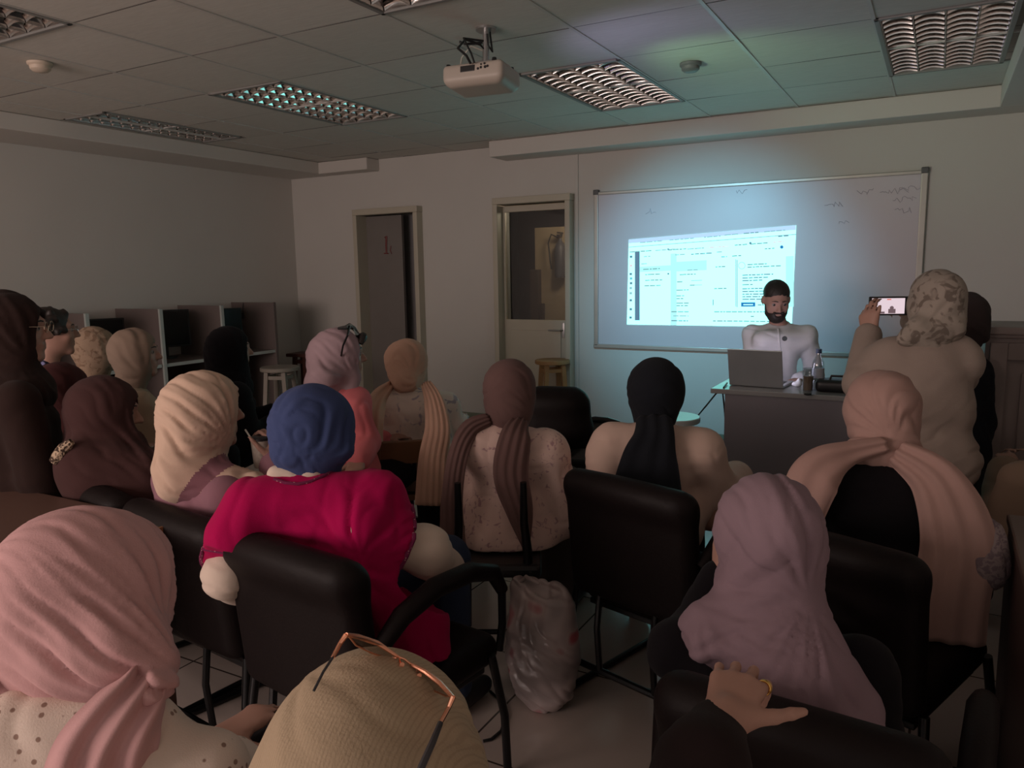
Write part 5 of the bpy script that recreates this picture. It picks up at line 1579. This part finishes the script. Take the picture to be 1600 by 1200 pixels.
# high-backed empty black chair beside the brown scarf
def shell_chair():
    m = at(868, 640, 3.45)
    ch = empty('high_back_chair', (m[0], m[1], 0), math.radians(14))
    zt = at(868, 602, 3.45)[2]
    solid('backrest', comb([cap((-0.07, 0.02, zt - 0.09), (0.07, 0.02, zt - 0.09), 0.085), (cap((-0.13, 0, 0.55), (0.13, 0, 0.55), 0.10), 0.1), (cap((-0.08, 0.02, zt - 0.2), (0.08, 0.02, zt - 0.2), 0.09), 0.05)]), (-0.27, -0.14, 0.4), (0.27, 0.16, zt + 0.02), 0.012, [leather], ch)
    solid('seat', rbox((0, 0.26, 0.42), (0.24, 0.24, 0.035), 0.03), (-0.26, 0, 0.38), (0.26, 0.52, 0.52), 0.013, [leather], ch)
    for g in (-1, 1):
        for y in (0.05, 0.46):
            b = MB(); b.tube([(g * 0.18, y, 0.42), (g * 0.22, y, 0.01)], 0.012, 8); b.build('leg', tubeblk, ch, True)
    tag(ch, 'tall plain black chair with nobody on it, right of the brown scarf', 'chair')
shell_chair()

# black-framed mesh chair
def mesh_chair():
    m = at(930, 700, 3.75)
    ch = empty('mesh_chair', (m[0], m[1], 0), math.radians(28))
    z1 = at(930, 654, 3.75)[2]
    greym = fabric('grey_mesh', (0.12, 0.12, 0.115))
    arc = [(-0.22, 0, 0.48)] + [(-0.22 * math.cos(a), 0, z1 - 0.17 + 0.17 * math.sin(a)) for a in [k * math.pi / 12 for k in range(13)]] + [(0.22, 0, 0.48)]
    b = MB(); b.tube(arc, 0.016, 10); b.tube([(-0.20, 0, z1 - 0.24), (-0.1, -0.02, z1 - 0.13), (0.1, -0.02, z1 - 0.13), (0.20, 0, z1 - 0.24)], 0.010, 8); b.build('back_frame', tubeblk, ch, True)
    b = MB(); b.poly([(x * 0.97, 0.002, z if z > 0.5 else 0.52) for x, y, z in arc], (0, 0.006, 0)); b.build('back_mesh', greym, ch)
    solid('seat', rbox((0, 0.25, 0.45), (0.23, 0.23, 0.03), 0.028), (-0.25, 0, 0.4), (0.25, 0.5, 0.5), 0.012, [blackm], ch)
    for g in (-1, 1):
        b = MB(); b.tube([(g * 0.22, 0, 0.5), (g * 0.22, 0.0, 0.01)], 0.013, 8); b.build('leg', tubeblk, ch, True)
        b = MB(); b.tube([(g * 0.22, 0.02, 0.44), (g * 0.22, 0.46, 0.44), (g * 0.22, 0.47, 0.01)], 0.013, 8); b.build('leg', tubeblk, ch, True)
    tag(ch, 'black tube-framed chair with grey mesh back beside the cream blouse', 'chair')
mesh_chair()

# chair frame behind the floral blouse
def frame_chair():
    a = at(715, 742, 2.70); c = at(818, 765, 2.70)
    m = (a + c) / 2
    u = c - a; rz = math.atan2(u[1], u[0])
    ch = empty('tube_chair', (m[0], m[1], 0), rz)
    hw = np.linalg.norm(u[:2]) / 2; zt = m[2]
    for g in (-1, 1):
        b = MB(); b.tube([(g * hw, -0.005, zt), (g * hw, 0.0, zt - 0.15), (g * (hw + 0.01), 0.03, 0.5), (g * (hw + 0.02), 0.02, 0.25), (g * (hw + 0.03), -0.03, 0.01)], [0.012, 0.016, 0.018, 0.014, 0.013], 10); b.build('back_post', tubeblk, ch, True)
        b = MB(); b.tube([(g * (hw + 0.01), 0.42, 0.44), (g * (hw + 0.02), 0.45, 0.01)], 0.013, 8); b.build('leg', tubeblk, ch, True)
    b = MB(); b.box((0, 0.22, 0.43), (2 * hw + 0.12, 0.44, 0.05), bev=0.018); b.build('seat', blackm, ch)
    b = MB(); b.tube([(-hw, 0.01, 0.2), (hw, 0.01, 0.2)], 0.01, 8); b.build('stretcher', tubeblk, ch, True)
    b = MB(); b.tube([(hw + 0.02, -0.02, 0.44), (hw + 0.03, -0.03, 0.38), (hw + 0.02, -0.02, 0.30), (hw + 0.03, -0.03, 0.22)], 0.007, 6); b.build('hanging_strap', blackm, ch, True)
    tag(ch, 'thin black tube-framed chair behind the pink floral blouse', 'chair')
frame_chair()

# wooden slatted chair
woodm = plain('brown_varnished_wood', (0.155, 0.068, 0.026), 0.42, noise=0.35, nscale=14, bump=0.1)
woodd = plain('dark_varnished_wood', (0.070, 0.034, 0.022), 0.5, noise=0.3, nscale=14)
def wooden_chair():
    a = at(588, 688, 3.56); c = at(690, 690, 3.62)
    m = (a + c) / 2; u = c - a; rz = math.atan2(u[1], u[0]); hw = np.linalg.norm(u[:2]) / 2
    ch = empty('wooden_chair', (m[0], m[1], 0), rz); zt = m[2] + 0.005
    for g in (-1, 1):
        b = MB(); b.box((g * hw, 0.0, zt / 2), (0.035, 0.04, zt), bev=0.006); b.build('back_post', woodm, ch)
        b = MB(); b.box((g * hw, 0.40, 0.22), (0.038, 0.038, 0.44), bev=0.005); b.build('leg', woodd, ch)
    b = MB(); b.box((0, -0.005, zt - 0.055), (2 * hw, 0.022, 0.11), bev=0.006); b.build('top_rail', woodm, ch)
    b = MB(); b.box((0, 0, 0.50), (2 * hw, 0.022, 0.05), bev=0.005); b.build('lower_rail', woodd, ch)
    for k in range(7):
        x = -hw + 2 * hw * (k + 1) / 8
        b = MB(); b.box((x, 0, (zt - 0.1 + 0.5) / 2), (0.022, 0.014, zt - 0.6), bev=0.004); b.build('back_slat', woodd, ch)
    b = MB(); b.box((0, 0.21, 0.445), (2 * hw + 0.04, 0.44, 0.03), bev=0.008); b.build('seat', woodm, ch)
    b = MB(); b.box((0, 0.0, 0.2), (2 * hw, 0.02, 0.03)); b.box((0, 0.4, 0.2), (2 * hw, 0.02, 0.03)); b.build('stretcher', woodd, ch)
    tag(ch, 'brown wooden slat-backed chair under the person in the peach scarf', 'chair')
wooden_chair()

# stools
def stool(px, py, z, rad, label, topm, legm, square=False, rz=0.3):
    q = onp(px, py, 2, z)
    s = empty('stool', (q[0], q[1], 0), rz)
    b = MB()
    if square: b.box((0, 0, z - 0.018), (2 * rad, 2 * rad, 0.036), bev=0.008)
    else: b.lathe([(rad - 0.006, z - 0.036), (rad, z - 0.03), (rad, z - 0.006), (rad - 0.006, z)], n=32)
    b.build('seat', topm, s, not square)
    for k in range(4):
        a = math.pi / 4 + k * math.pi / 2
        c, d = math.cos(a), math.sin(a)
        t, f = rad * 0.68, rad * 1.0
        b = MB(); vs = []
        w = 0.019
        for (r_, zz) in ((f, 0.0), (t, z - 0.036)):
            for dx, dy in ((-w, -w), (w, -w), (w, w), (-w, w)): vs.append((r_ * c + dx, r_ * d + dy, zz))
        b.add(vs, [(0, 1, 2, 3), (4, 5, 6, 7), (0, 1, 5, 4), (1, 2, 6, 5), (2, 3, 7, 6), (3, 0, 4, 7)])
        b.build('leg', legm, s)
    for zz in (z * 0.35, z * 0.86):
        for k in range(4):
            a0 = math.pi / 4 + k * math.pi / 2; a1 = a0 + math.pi / 2
            rr_ = rad * (1.0 - 0.32 * zz / z)
            p0 = Vector((rr_ * math.cos(a0), rr_ * math.sin(a0), zz)); p1 = Vector((rr_ * math.cos(a1), rr_ * math.sin(a1), zz))
            mm_ = (p0 + p1) / 2; L_ = (p1 - p0).length; an = math.atan2((p1 - p0).y, (p1 - p0).x)
            b = MB(); b.box(mm_, (L_, 0.016, 0.034), rz=an, bev=0.003); b.build('rung', legm, s)
    tag(s, label, 'stool')
pine = plain('honey_pine', (0.34, 0.185, 0.075), 0.5, noise=0.2, nscale=12)
greyp = plain('grey_painted_wood', (0.27, 0.24, 0.205), 0.6)
redw = plain('dark_red_wood', (0.085, 0.030, 0.022), 0.5, noise=0.25)
whit = plain('white_laminate', (0.62, 0.64, 0.63), 0.3)
stool(863, 562, 0.68, 0.16, 'honey pine stool standing before the glazed door', pine, pine, rz=0.75)
stool(437, 573, 0.66, 0.175, 'grey painted round stool near the last study carrel', greyp, greyp)
stool(474, 551, 0.66, 0.13, 'dark red wooden square stool in the far left corner', redw, redw, True, rz=0.1)
stool(1050, 650, 0.60, 0.17, 'white-topped round stool partly hidden by the black scarf', whit, woodd)
stool(922, 657, 0.60, 0.15, 'white-topped stool behind the mesh-backed chair', whit, woodd)

# study carrels along the left wall
parm = plain('brown_laminate_partition', (0.15, 0.12, 0.112), 0.6, noise=0.06)
edgem = plain('pale_edge_strip', (0.40, 0.44, 0.42), 0.4)
for i, Yp in enumerate((2.98, 3.62, 4.27, 4.91, 5.55)):
    cr = empty('study_carrel', (-6.05, Yp, 0))
    b = MB(); b.box((0, 0, 0.61), (0.58, 0.022, 1.22)); b.build('partition', parm, cr)
    b = MB(); b.box((0.30, 0, 0.61), (0.022, 0.032, 1.225), bev=0.003); b.build('front_edge_strip', edgem if i < 4 else parm, cr)
    if i < 4:
        b = MB(); b.box((0.0, 0.32, 0.74), (0.58, 0.61, 0.024)); b.build('desk_top', parm, cr)
        b = MB(); b.box((0.293, 0.32, 0.74), (0.014, 0.61, 0.028)); b.build('desk_edge_strip', edgem, cr)
        b = MB(); b.box((-0.26, 0.32, 0.36), (0.02, 0.61, 0.72)); b.build('modesty_panel', woodd, cr)
    tag(cr, ['study carrel partition nearest the camera on the left wall', 'study carrel behind the curly haired head', 'study carrel behind the beige and taupe scarves', 'study carrel with an open desk left of the black scarf', 'last study carrel panel, by the far corner, with a hanging cord'][i], 'study carrel', 'study carrels along the left wall')
def monitor(x, y, w, h, rz, label):
    m = empty('monitor', (x, y, 0.753), rz)
    b = MB(); b.box((0, 0, 0.10 + h / 2), (w, 0.035, h), bev=0.006); b.build('screen_housing', blackm, m)
    b = MB(); b.box((0, -0.018, 0.10 + h / 2), (w - 0.03, 0.002, h - 0.03)); b.build('display', plain('dark_display', (0.008, 0.008, 0.01), 0.15), m)
    b = MB(); b.box((0, 0.02, 0.07), (0.05, 0.03, 0.14), bev=0.004); b.lathe([(0.10, 0), (0.10, 0.012), (0.03, 0.018)]); b.build('stand', blackm, m)
    tag(m, label, 'monitor')
monitor(-6.16, 3.95, 0.44, 0.30, math.radians(70), 'black monitor in the carrel behind the beige scarf')
monitor(-6.16, 4.60, 0.44, 0.34, math.radians(62), 'black monitor in the carrel right of the taupe scarf')
monitor(-6.16, 5.25, 0.40, 0.32, math.radians(70), 'black monitor in the carrel behind the black headscarf')
b = MB(); q0 = V(-5.9, 5.53, 1.2)
b.tube([tuple(onp(380, 474, 1, 5.535)), tuple(onp(379, 485, 1, 5.525)), tuple(onp(380, 498, 1, 5.525))], [0.004, 0.005, 0.012], 8); b.tube([tuple(onp(380, 474, 1, 5.57)), tuple(onp(380, 473, 1, 5.535))], 0.004, 6)
tag(b.build('hanging_cord', blackm, None, True), 'short black cord hooked over the last carrel panel', 'cord')

# brown table at the left
tm = plain('brown_table_laminate', (0.135, 0.078, 0.062), 0.33, noise=0.10, nscale=3)
tb = empty('table', (-2.75, 1.19, 0))
b = MB(); b.box((0, 0, 0.775), (1.68, 0.46, 0.028), bev=0.012); b.build('table_top', tm, tb)
b = MB(); b.box((0, -0.235, 0.775), (1.66, 0.012, 0.034), bev=0.004); b.box((0.845, 0, 0.775), (0.012, 0.44, 0.034), bev=0.004); b.build('edge_band', plain('orange_edge_band', (0.26, 0.115, 0.05), 0.4), tb)
b = MB(); b.box((0, 0.12, 0.52), (1.55, 0.02, 0.46)); b.build('modesty_panel', plain('tan_panel', (0.23, 0.12, 0.065), 0.5), tb)
for g in (-1, 1):
    b = MB(); b.box((g * 0.79, 0, 0.38), (0.03, 0.40, 0.76)); b.build('end_panel', woodd, tb)
tag(tb, 'brown laminate table at the left, behind the mauve scarf', 'table')

# teacher desk and the things on it
DZ = 0.80
fl = onp(1110, 607, 2, DZ); fr_y = fl[1]; dx0 = fl[0]
dk = empty('teacher_desk', (dx0 + 0.75, fr_y + 0.25, 0))
topm = plain('grey_desk_laminate', (0.33, 0.33, 0.33), 0.28, noise=0.04)
pan = plain('plum_grey_panel', (0.26, 0.24, 0.27), 0.5, noise=0.05)  # paler, bluish tone holds the veil of screen glare
b = MB(); b.box((0, 0, DZ - 0.014), (1.5, 0.50, 0.028), bev=0.004); b.build('desk_top', topm, dk)
b = MB(); b.box((0.03, -0.215, DZ / 2 - 0.002), (1.36, 0.02, DZ - 0.05)); b.build('front_panel', pan, dk)
for g in (-1, 1):
    b = MB(); b.box((g * 0.66 + (0.0 if g < 0 else 0.04), 0.0, DZ / 2 - 0.015), (0.03, 0.42, DZ - 0.03)); b.build('side_panel', pan, dk)
tag(dk, 'grey teacher desk with a plum front panel, below the whiteboard', 'desk')
lp = empty('laptop', tuple((onp(1140, 602, 2, DZ) + onp(1224, 608, 2, DZ)) / 2))
la, lb = onp(1140, 602, 2, DZ), onp(1224, 608, 2, DZ)
rz = math.atan2(lb[1] - la[1], lb[0] - la[0]); lw = float(np.linalg.norm(lb - la))
lp.rotation_euler = (0, 0, rz)
silv = plain('silver_laptop_shell', (0.42, 0.44, 0.46), 0.35, 0.5)  # shell colour raised to take in the glare over the desk
b = MB(); R_ = Matrix.Rotation(math.radians(14), 3, 'X')
b.box((0, -0.028, 0.115), (lw, 0.008, 0.225), bev=0.003, rot=R_); lid = b.build('lid', silv, lp)
b = MB(); b.box((0, 0.12, 0.010), (lw, 0.235, 0.016), bev=0.004); bse = b.build('base', silv, lp)
b = MB(); b.box((0, -0.0225, 0.1165), (lw - 0.02, 0.002, 0.20), rot=R_); b.build('display', emit('laptop_display', (0.82, 0.74, 0.95), 6.0), lid)
b = MB(); b.box((0, 0.12, 0.019), (lw - 0.05, 0.11, 0.002)); b.build('keyboard', blackm, bse)
tag(lp, 'open silver laptop on the teacher desk, its lid towards the audience', 'laptop')
bt = empty('water_bottle', tuple(onp(1277, 609, 2, DZ)))
clr = glass('clear_plastic', (0.86, 0.90, 0.92), 0.22, 0.08)
b = MB(); b.lathe([(0.030, 0), (0.033, 0.006), (0.033, 0.05), (0.030, 0.058), (0.033, 0.066), (0.033, 0.14), (0.030, 0.16), (0.014, 0.195), (0.013, 0.21)], n=24); b.build('bottle_body', clr, bt, True)
b = MB(); b.lathe([(0.0338, 0.07), (0.0338, 0.125)], n=24); b.build('bottle_label', plain('pale_label', (0.45, 0.47, 0.52), 0.5), bt, True)
b = MB(); b.lathe([(0.016, 0.208), (0.016, 0.232)], n=18); b.build('bottle_cap', plain('blue_cap', (0.05, 0.08, 0.16), 0.4), bt, True)
tag(bt, 'clear water bottle with a dark cap on the teacher desk', 'bottle')
gg = empty('drinking_glass', tuple(onp(1262, 611, 2, DZ)))
b = MB(); b.lathe([(0.026, 0), (0.028, 0.004), (0.032, 0.13)], n=24); b.build('glass_body', clr, gg, True)
b = MB(); b.lathe([(0.024, 0.006), (0.027, 0.085)], n=20); b.build('drink', plain('amber_drink', (0.28, 0.18, 0.12), 0.3), gg, True)
tag(gg, 'tall glass of amber drink beside the water bottle', 'glass')
ti = onp(1245, 605, 2, DZ)
solid('tissue', comb([ell((ti[0], ti[1], DZ + 0.018), (0.03, 0.025, 0.018)), (ell((ti[0] + 0.012, ti[1], DZ + 0.035), (0.014, 0.016, 0.02)), 0.01)]), ti + V(-0.06, -0.06, -0.01), ti + V(0.06, 0.06, 0.08), 0.004, [plain('white_paper', (0.60, 0.62, 0.62), 0.8)], None, fold_dir((1, 0.4, 0.3), 220, 0.003))
tag(bpy.data.objects['tissue'], 'crumpled white tissue on the desk right of the laptop', 'tissue')
b = MB(); q = onp(1262, 617, 2, DZ); b.lathe([(0.018, 0), (0.020, 0.004), (0.018, 0.008)], tuple(q), 20); tag(b.build('bottle_cap', blackm, None, True), 'small black bottle cap lying at the front of the desk', 'cap')
bg = empty('black_case', tuple(onp(1303, 614, 2, DZ) + V(0, 0.03, 0)))
solid('case_body', rbox((0.02, 0.03, 0.035), (0.12, 0.07, 0.035), 0.025), (-0.13, -0.07, 0), (0.17, 0.13, 0.09), 0.007, [blackm], bg)
b = MB(); b.tube([(-0.03, 0.0, 0.06), (-0.02, 0, 0.09), (0.05, 0, 0.09), (0.06, 0, 0.06)], 0.007, 8); b.build('handle', blackm, bg, True)
tag(bg, 'low black zip case on the desk right of the bottle', 'case')
# power cable of the laptop, over the desk edge and down to the floor
c0 = onp(1136, 601, 2, DZ)
b = MB()
b.tube([tuple(c0 + V(0, 0.0, 0.01)), tuple(onp(1131, 605, 2, DZ + 0.006)), tuple(at(1129, 612, 4.58)), tuple(at(1132, 640, 4.56)), tuple(at(1136, 690, 4.56)), tuple(at(1140, 735, 4.58)), (c0[0] - 0.02, c0[1] - 0.12, 0.006)], 0.005, 8)
tag(b.build('power_cable', blackm, None, True), 'black cable hanging down the front of the teacher desk', 'cable')
b = MB(); w0 = at(1122, 611, 4.66)
b.tube([tuple(at(1125, 607, 4.62)), tuple(w0), tuple(at(1105, 632, 4.85)), tuple(at(1090, 650, 5.0)), tuple(at(1068, 662, 5.2)), tuple(onp(1050, 690, 2, 0.006))], 0.005, 8)
tag(b.build('power_cable', blackm, None, True), 'black cable sagging left from the desk corner behind the white-topped stool', 'cable')

# tall cabinet against the right wall
cbm = plain('walnut_cabinet', (0.30, 0.235, 0.22), 0.5, noise=0.12, nscale=5)
ql = onp(1541, 520, 1, 4.2)
cx0 = ql[0]; cw = WX1 - 0.01 - cx0
cb = empty('cabinet', (cx0 + cw / 2, 4.42, 0))
b = MB(); b.box((0, 0, 0.60), (cw, 0.42, 1.12), bev=0.005); b.build('carcass', cbm, cb)
b = MB(); b.box((-0.01, -0.01, 1.185), (cw + 0.02, 0.46, 0.035), bev=0.006); b.box((-0.005, -0.005, 1.16), (cw + 0.01, 0.44, 0.02), bev=0.006); b.build('cornice', cbm, cb)
b = MB()
for x0, x1, z0, z1 in ((-cw / 2 + 0.02, -cw / 2 + 0.09, 0.06, 1.13), (cw / 2 - 0.09, cw / 2 - 0.02, 0.06, 1.13), (-cw / 2 + 0.09, cw / 2 - 0.09, 1.05, 1.13), (-cw / 2 + 0.09, cw / 2 - 0.09, 0.06, 0.14)):
    b.box(((x0 + x1) / 2, -0.222, (z0 + z1) / 2), (x1 - x0, 0.022, z1 - z0), bev=0.004)
b.box((0, -0.216, 0.6), (cw - 0.30, 0.018, 0.78), bev=0.006)
b.build('door', cbm, cb)
b = MB(); b.box((0, 0, 0.03), (cw - 0.02, 0.40, 0.06)); b.build('plinth', woodd, cb)
tag(cb, 'waist-high walnut cabinet with a panelled door at the right edge', 'cabinet')
# desk partition at the near right
sd = empty('side_desk', (0.46, 2.2, 0))
b = MB(); b.box((-0.22, 0.0, 0.36), (0.03, 0.9, 0.72)); b.build('end_panel', plain('maroon_panel', (0.105, 0.06, 0.055), 0.5), sd)
b = MB(); b.box((0.04, 0.0, 0.735), (0.56, 0.94, 0.028), bev=0.006); b.build('desk_top', tm, sd)
b = MB(); b.box((0.28, 0, 0.36), (0.03, 0.9, 0.72)); b.build('back_panel', woodd, sd)
tag(sd, 'dark maroon desk side along the right wall', 'desk')
# handbag on the side desk's near edge
solid('handbag', comb([ell(at(1541, 862, 2.15), (0.055, 0.05, 0.10)), (ell(at(1545, 885, 2.13), (0.05, 0.05, 0.07)), 0.03)]), at(1541, 862, 2.15) - 0.2, at(1541, 862, 2.15) + 0.2, 0.007, [fabric('grey_fluffy_fabric', (0.30, 0.24, 0.24), 'blotch', (0.20, 0.15, 0.17), 60, 0.5, bump=0.8)], None, fold_dir((1, 0.3, 0.2), 120, 0.004))
tag(bpy.data.objects['handbag'], 'fluffy grey handbag hanging beside the rose-beige shawl', 'bag')

# carrier bag on the floor
pbm, nt, p = new_mat('thin_carrier_plastic')
p.inputs['Base Color'].default_value = (0.40, 0.33, 0.32, 1); p.inputs['Roughness'].default_value = 0.28
p.inputs['Specular IOR Level'].default_value = 0.6
tc = nt.nodes.new('ShaderNodeTexCoord'); ns = nt.nodes.new('ShaderNodeTexNoise'); ns.inputs['Scale'].default_value = 9; ns.inputs['Detail'].default_value = 1
rp = nt.nodes.new('ShaderNodeValToRGB'); e = rp.color_ramp.elements
e[0].position = 0.34; e[0].color = (0.22, 0.185, 0.18, 1); e[1].position = 0.62; e[1].color = (0.46, 0.38, 0.37, 1)
e2 = rp.color_ramp.elements.new(0.70); e2.color = (0.42, 0.10, 0.12, 1)
nt.links.new(tc.outputs['Object'], ns.inputs['Vector']); nt.links.new(ns.outputs['Fac'], rp.inputs['Fac']); nt.links.new(rp.outputs['Color'], p.inputs['Base Color'])
f0 = onp(845, 1108, 2, 0.0)
cbg = empty('plastic_bag', tuple(f0))
bagf = comb([loft([(0.0, 0, 0.02, 0.055, 0.05), (0.05, 0, 0.02, 0.105, 0.08), (0.18, 0.0, 0.02, 0.135, 0.10), (0.30, -0.005, 0.02, 0.130, 0.09), (0.40, 0.0, 0.02, 0.118, 0.06), (0.455, -0.02, 0.02, 0.10, 0.03)], 2.3),
             ('-', ell((0.02, 0.0, 0.50), (0.085, 0.035, 0.09)), 0.02)], 0.02)
solid('bag_body', bagf, (-0.18, -0.14, -0.01), (0.18, 0.18, 0.5), 0.0065, [pbm], cbg, fsum(fold_dir((1, 0.3, 0.35), 60, 0.007, seed=2), fold_dir((0.5, 0.2, 1), 75, 0.006, seed=5)), 1)
b = MB(); b.tube([(-0.09, 0.0, 0.43), (-0.05, 0.0, 0.47), (0.0, 0.0, 0.455)], [0.006, 0.008, 0.005], 8); b.build('bag_handle', pbm, cbg, True)
tag(cbg, 'crumpled translucent plastic carrier bag standing on the tiled floor', 'bag')
# floor cable
b = MB(); b.tube([tuple(onp(x, y, 2, 0.006)) for x, y in ((766, 1080), (785, 1098), (790, 1120), (783, 1142), (768, 1155), (755, 1158))], 0.005, 8)
tag(b.build('floor_cable', blackm, None, True), 'thin black cable looping on the floor left of the plastic bag', 'cable')
# ring of the resting hand
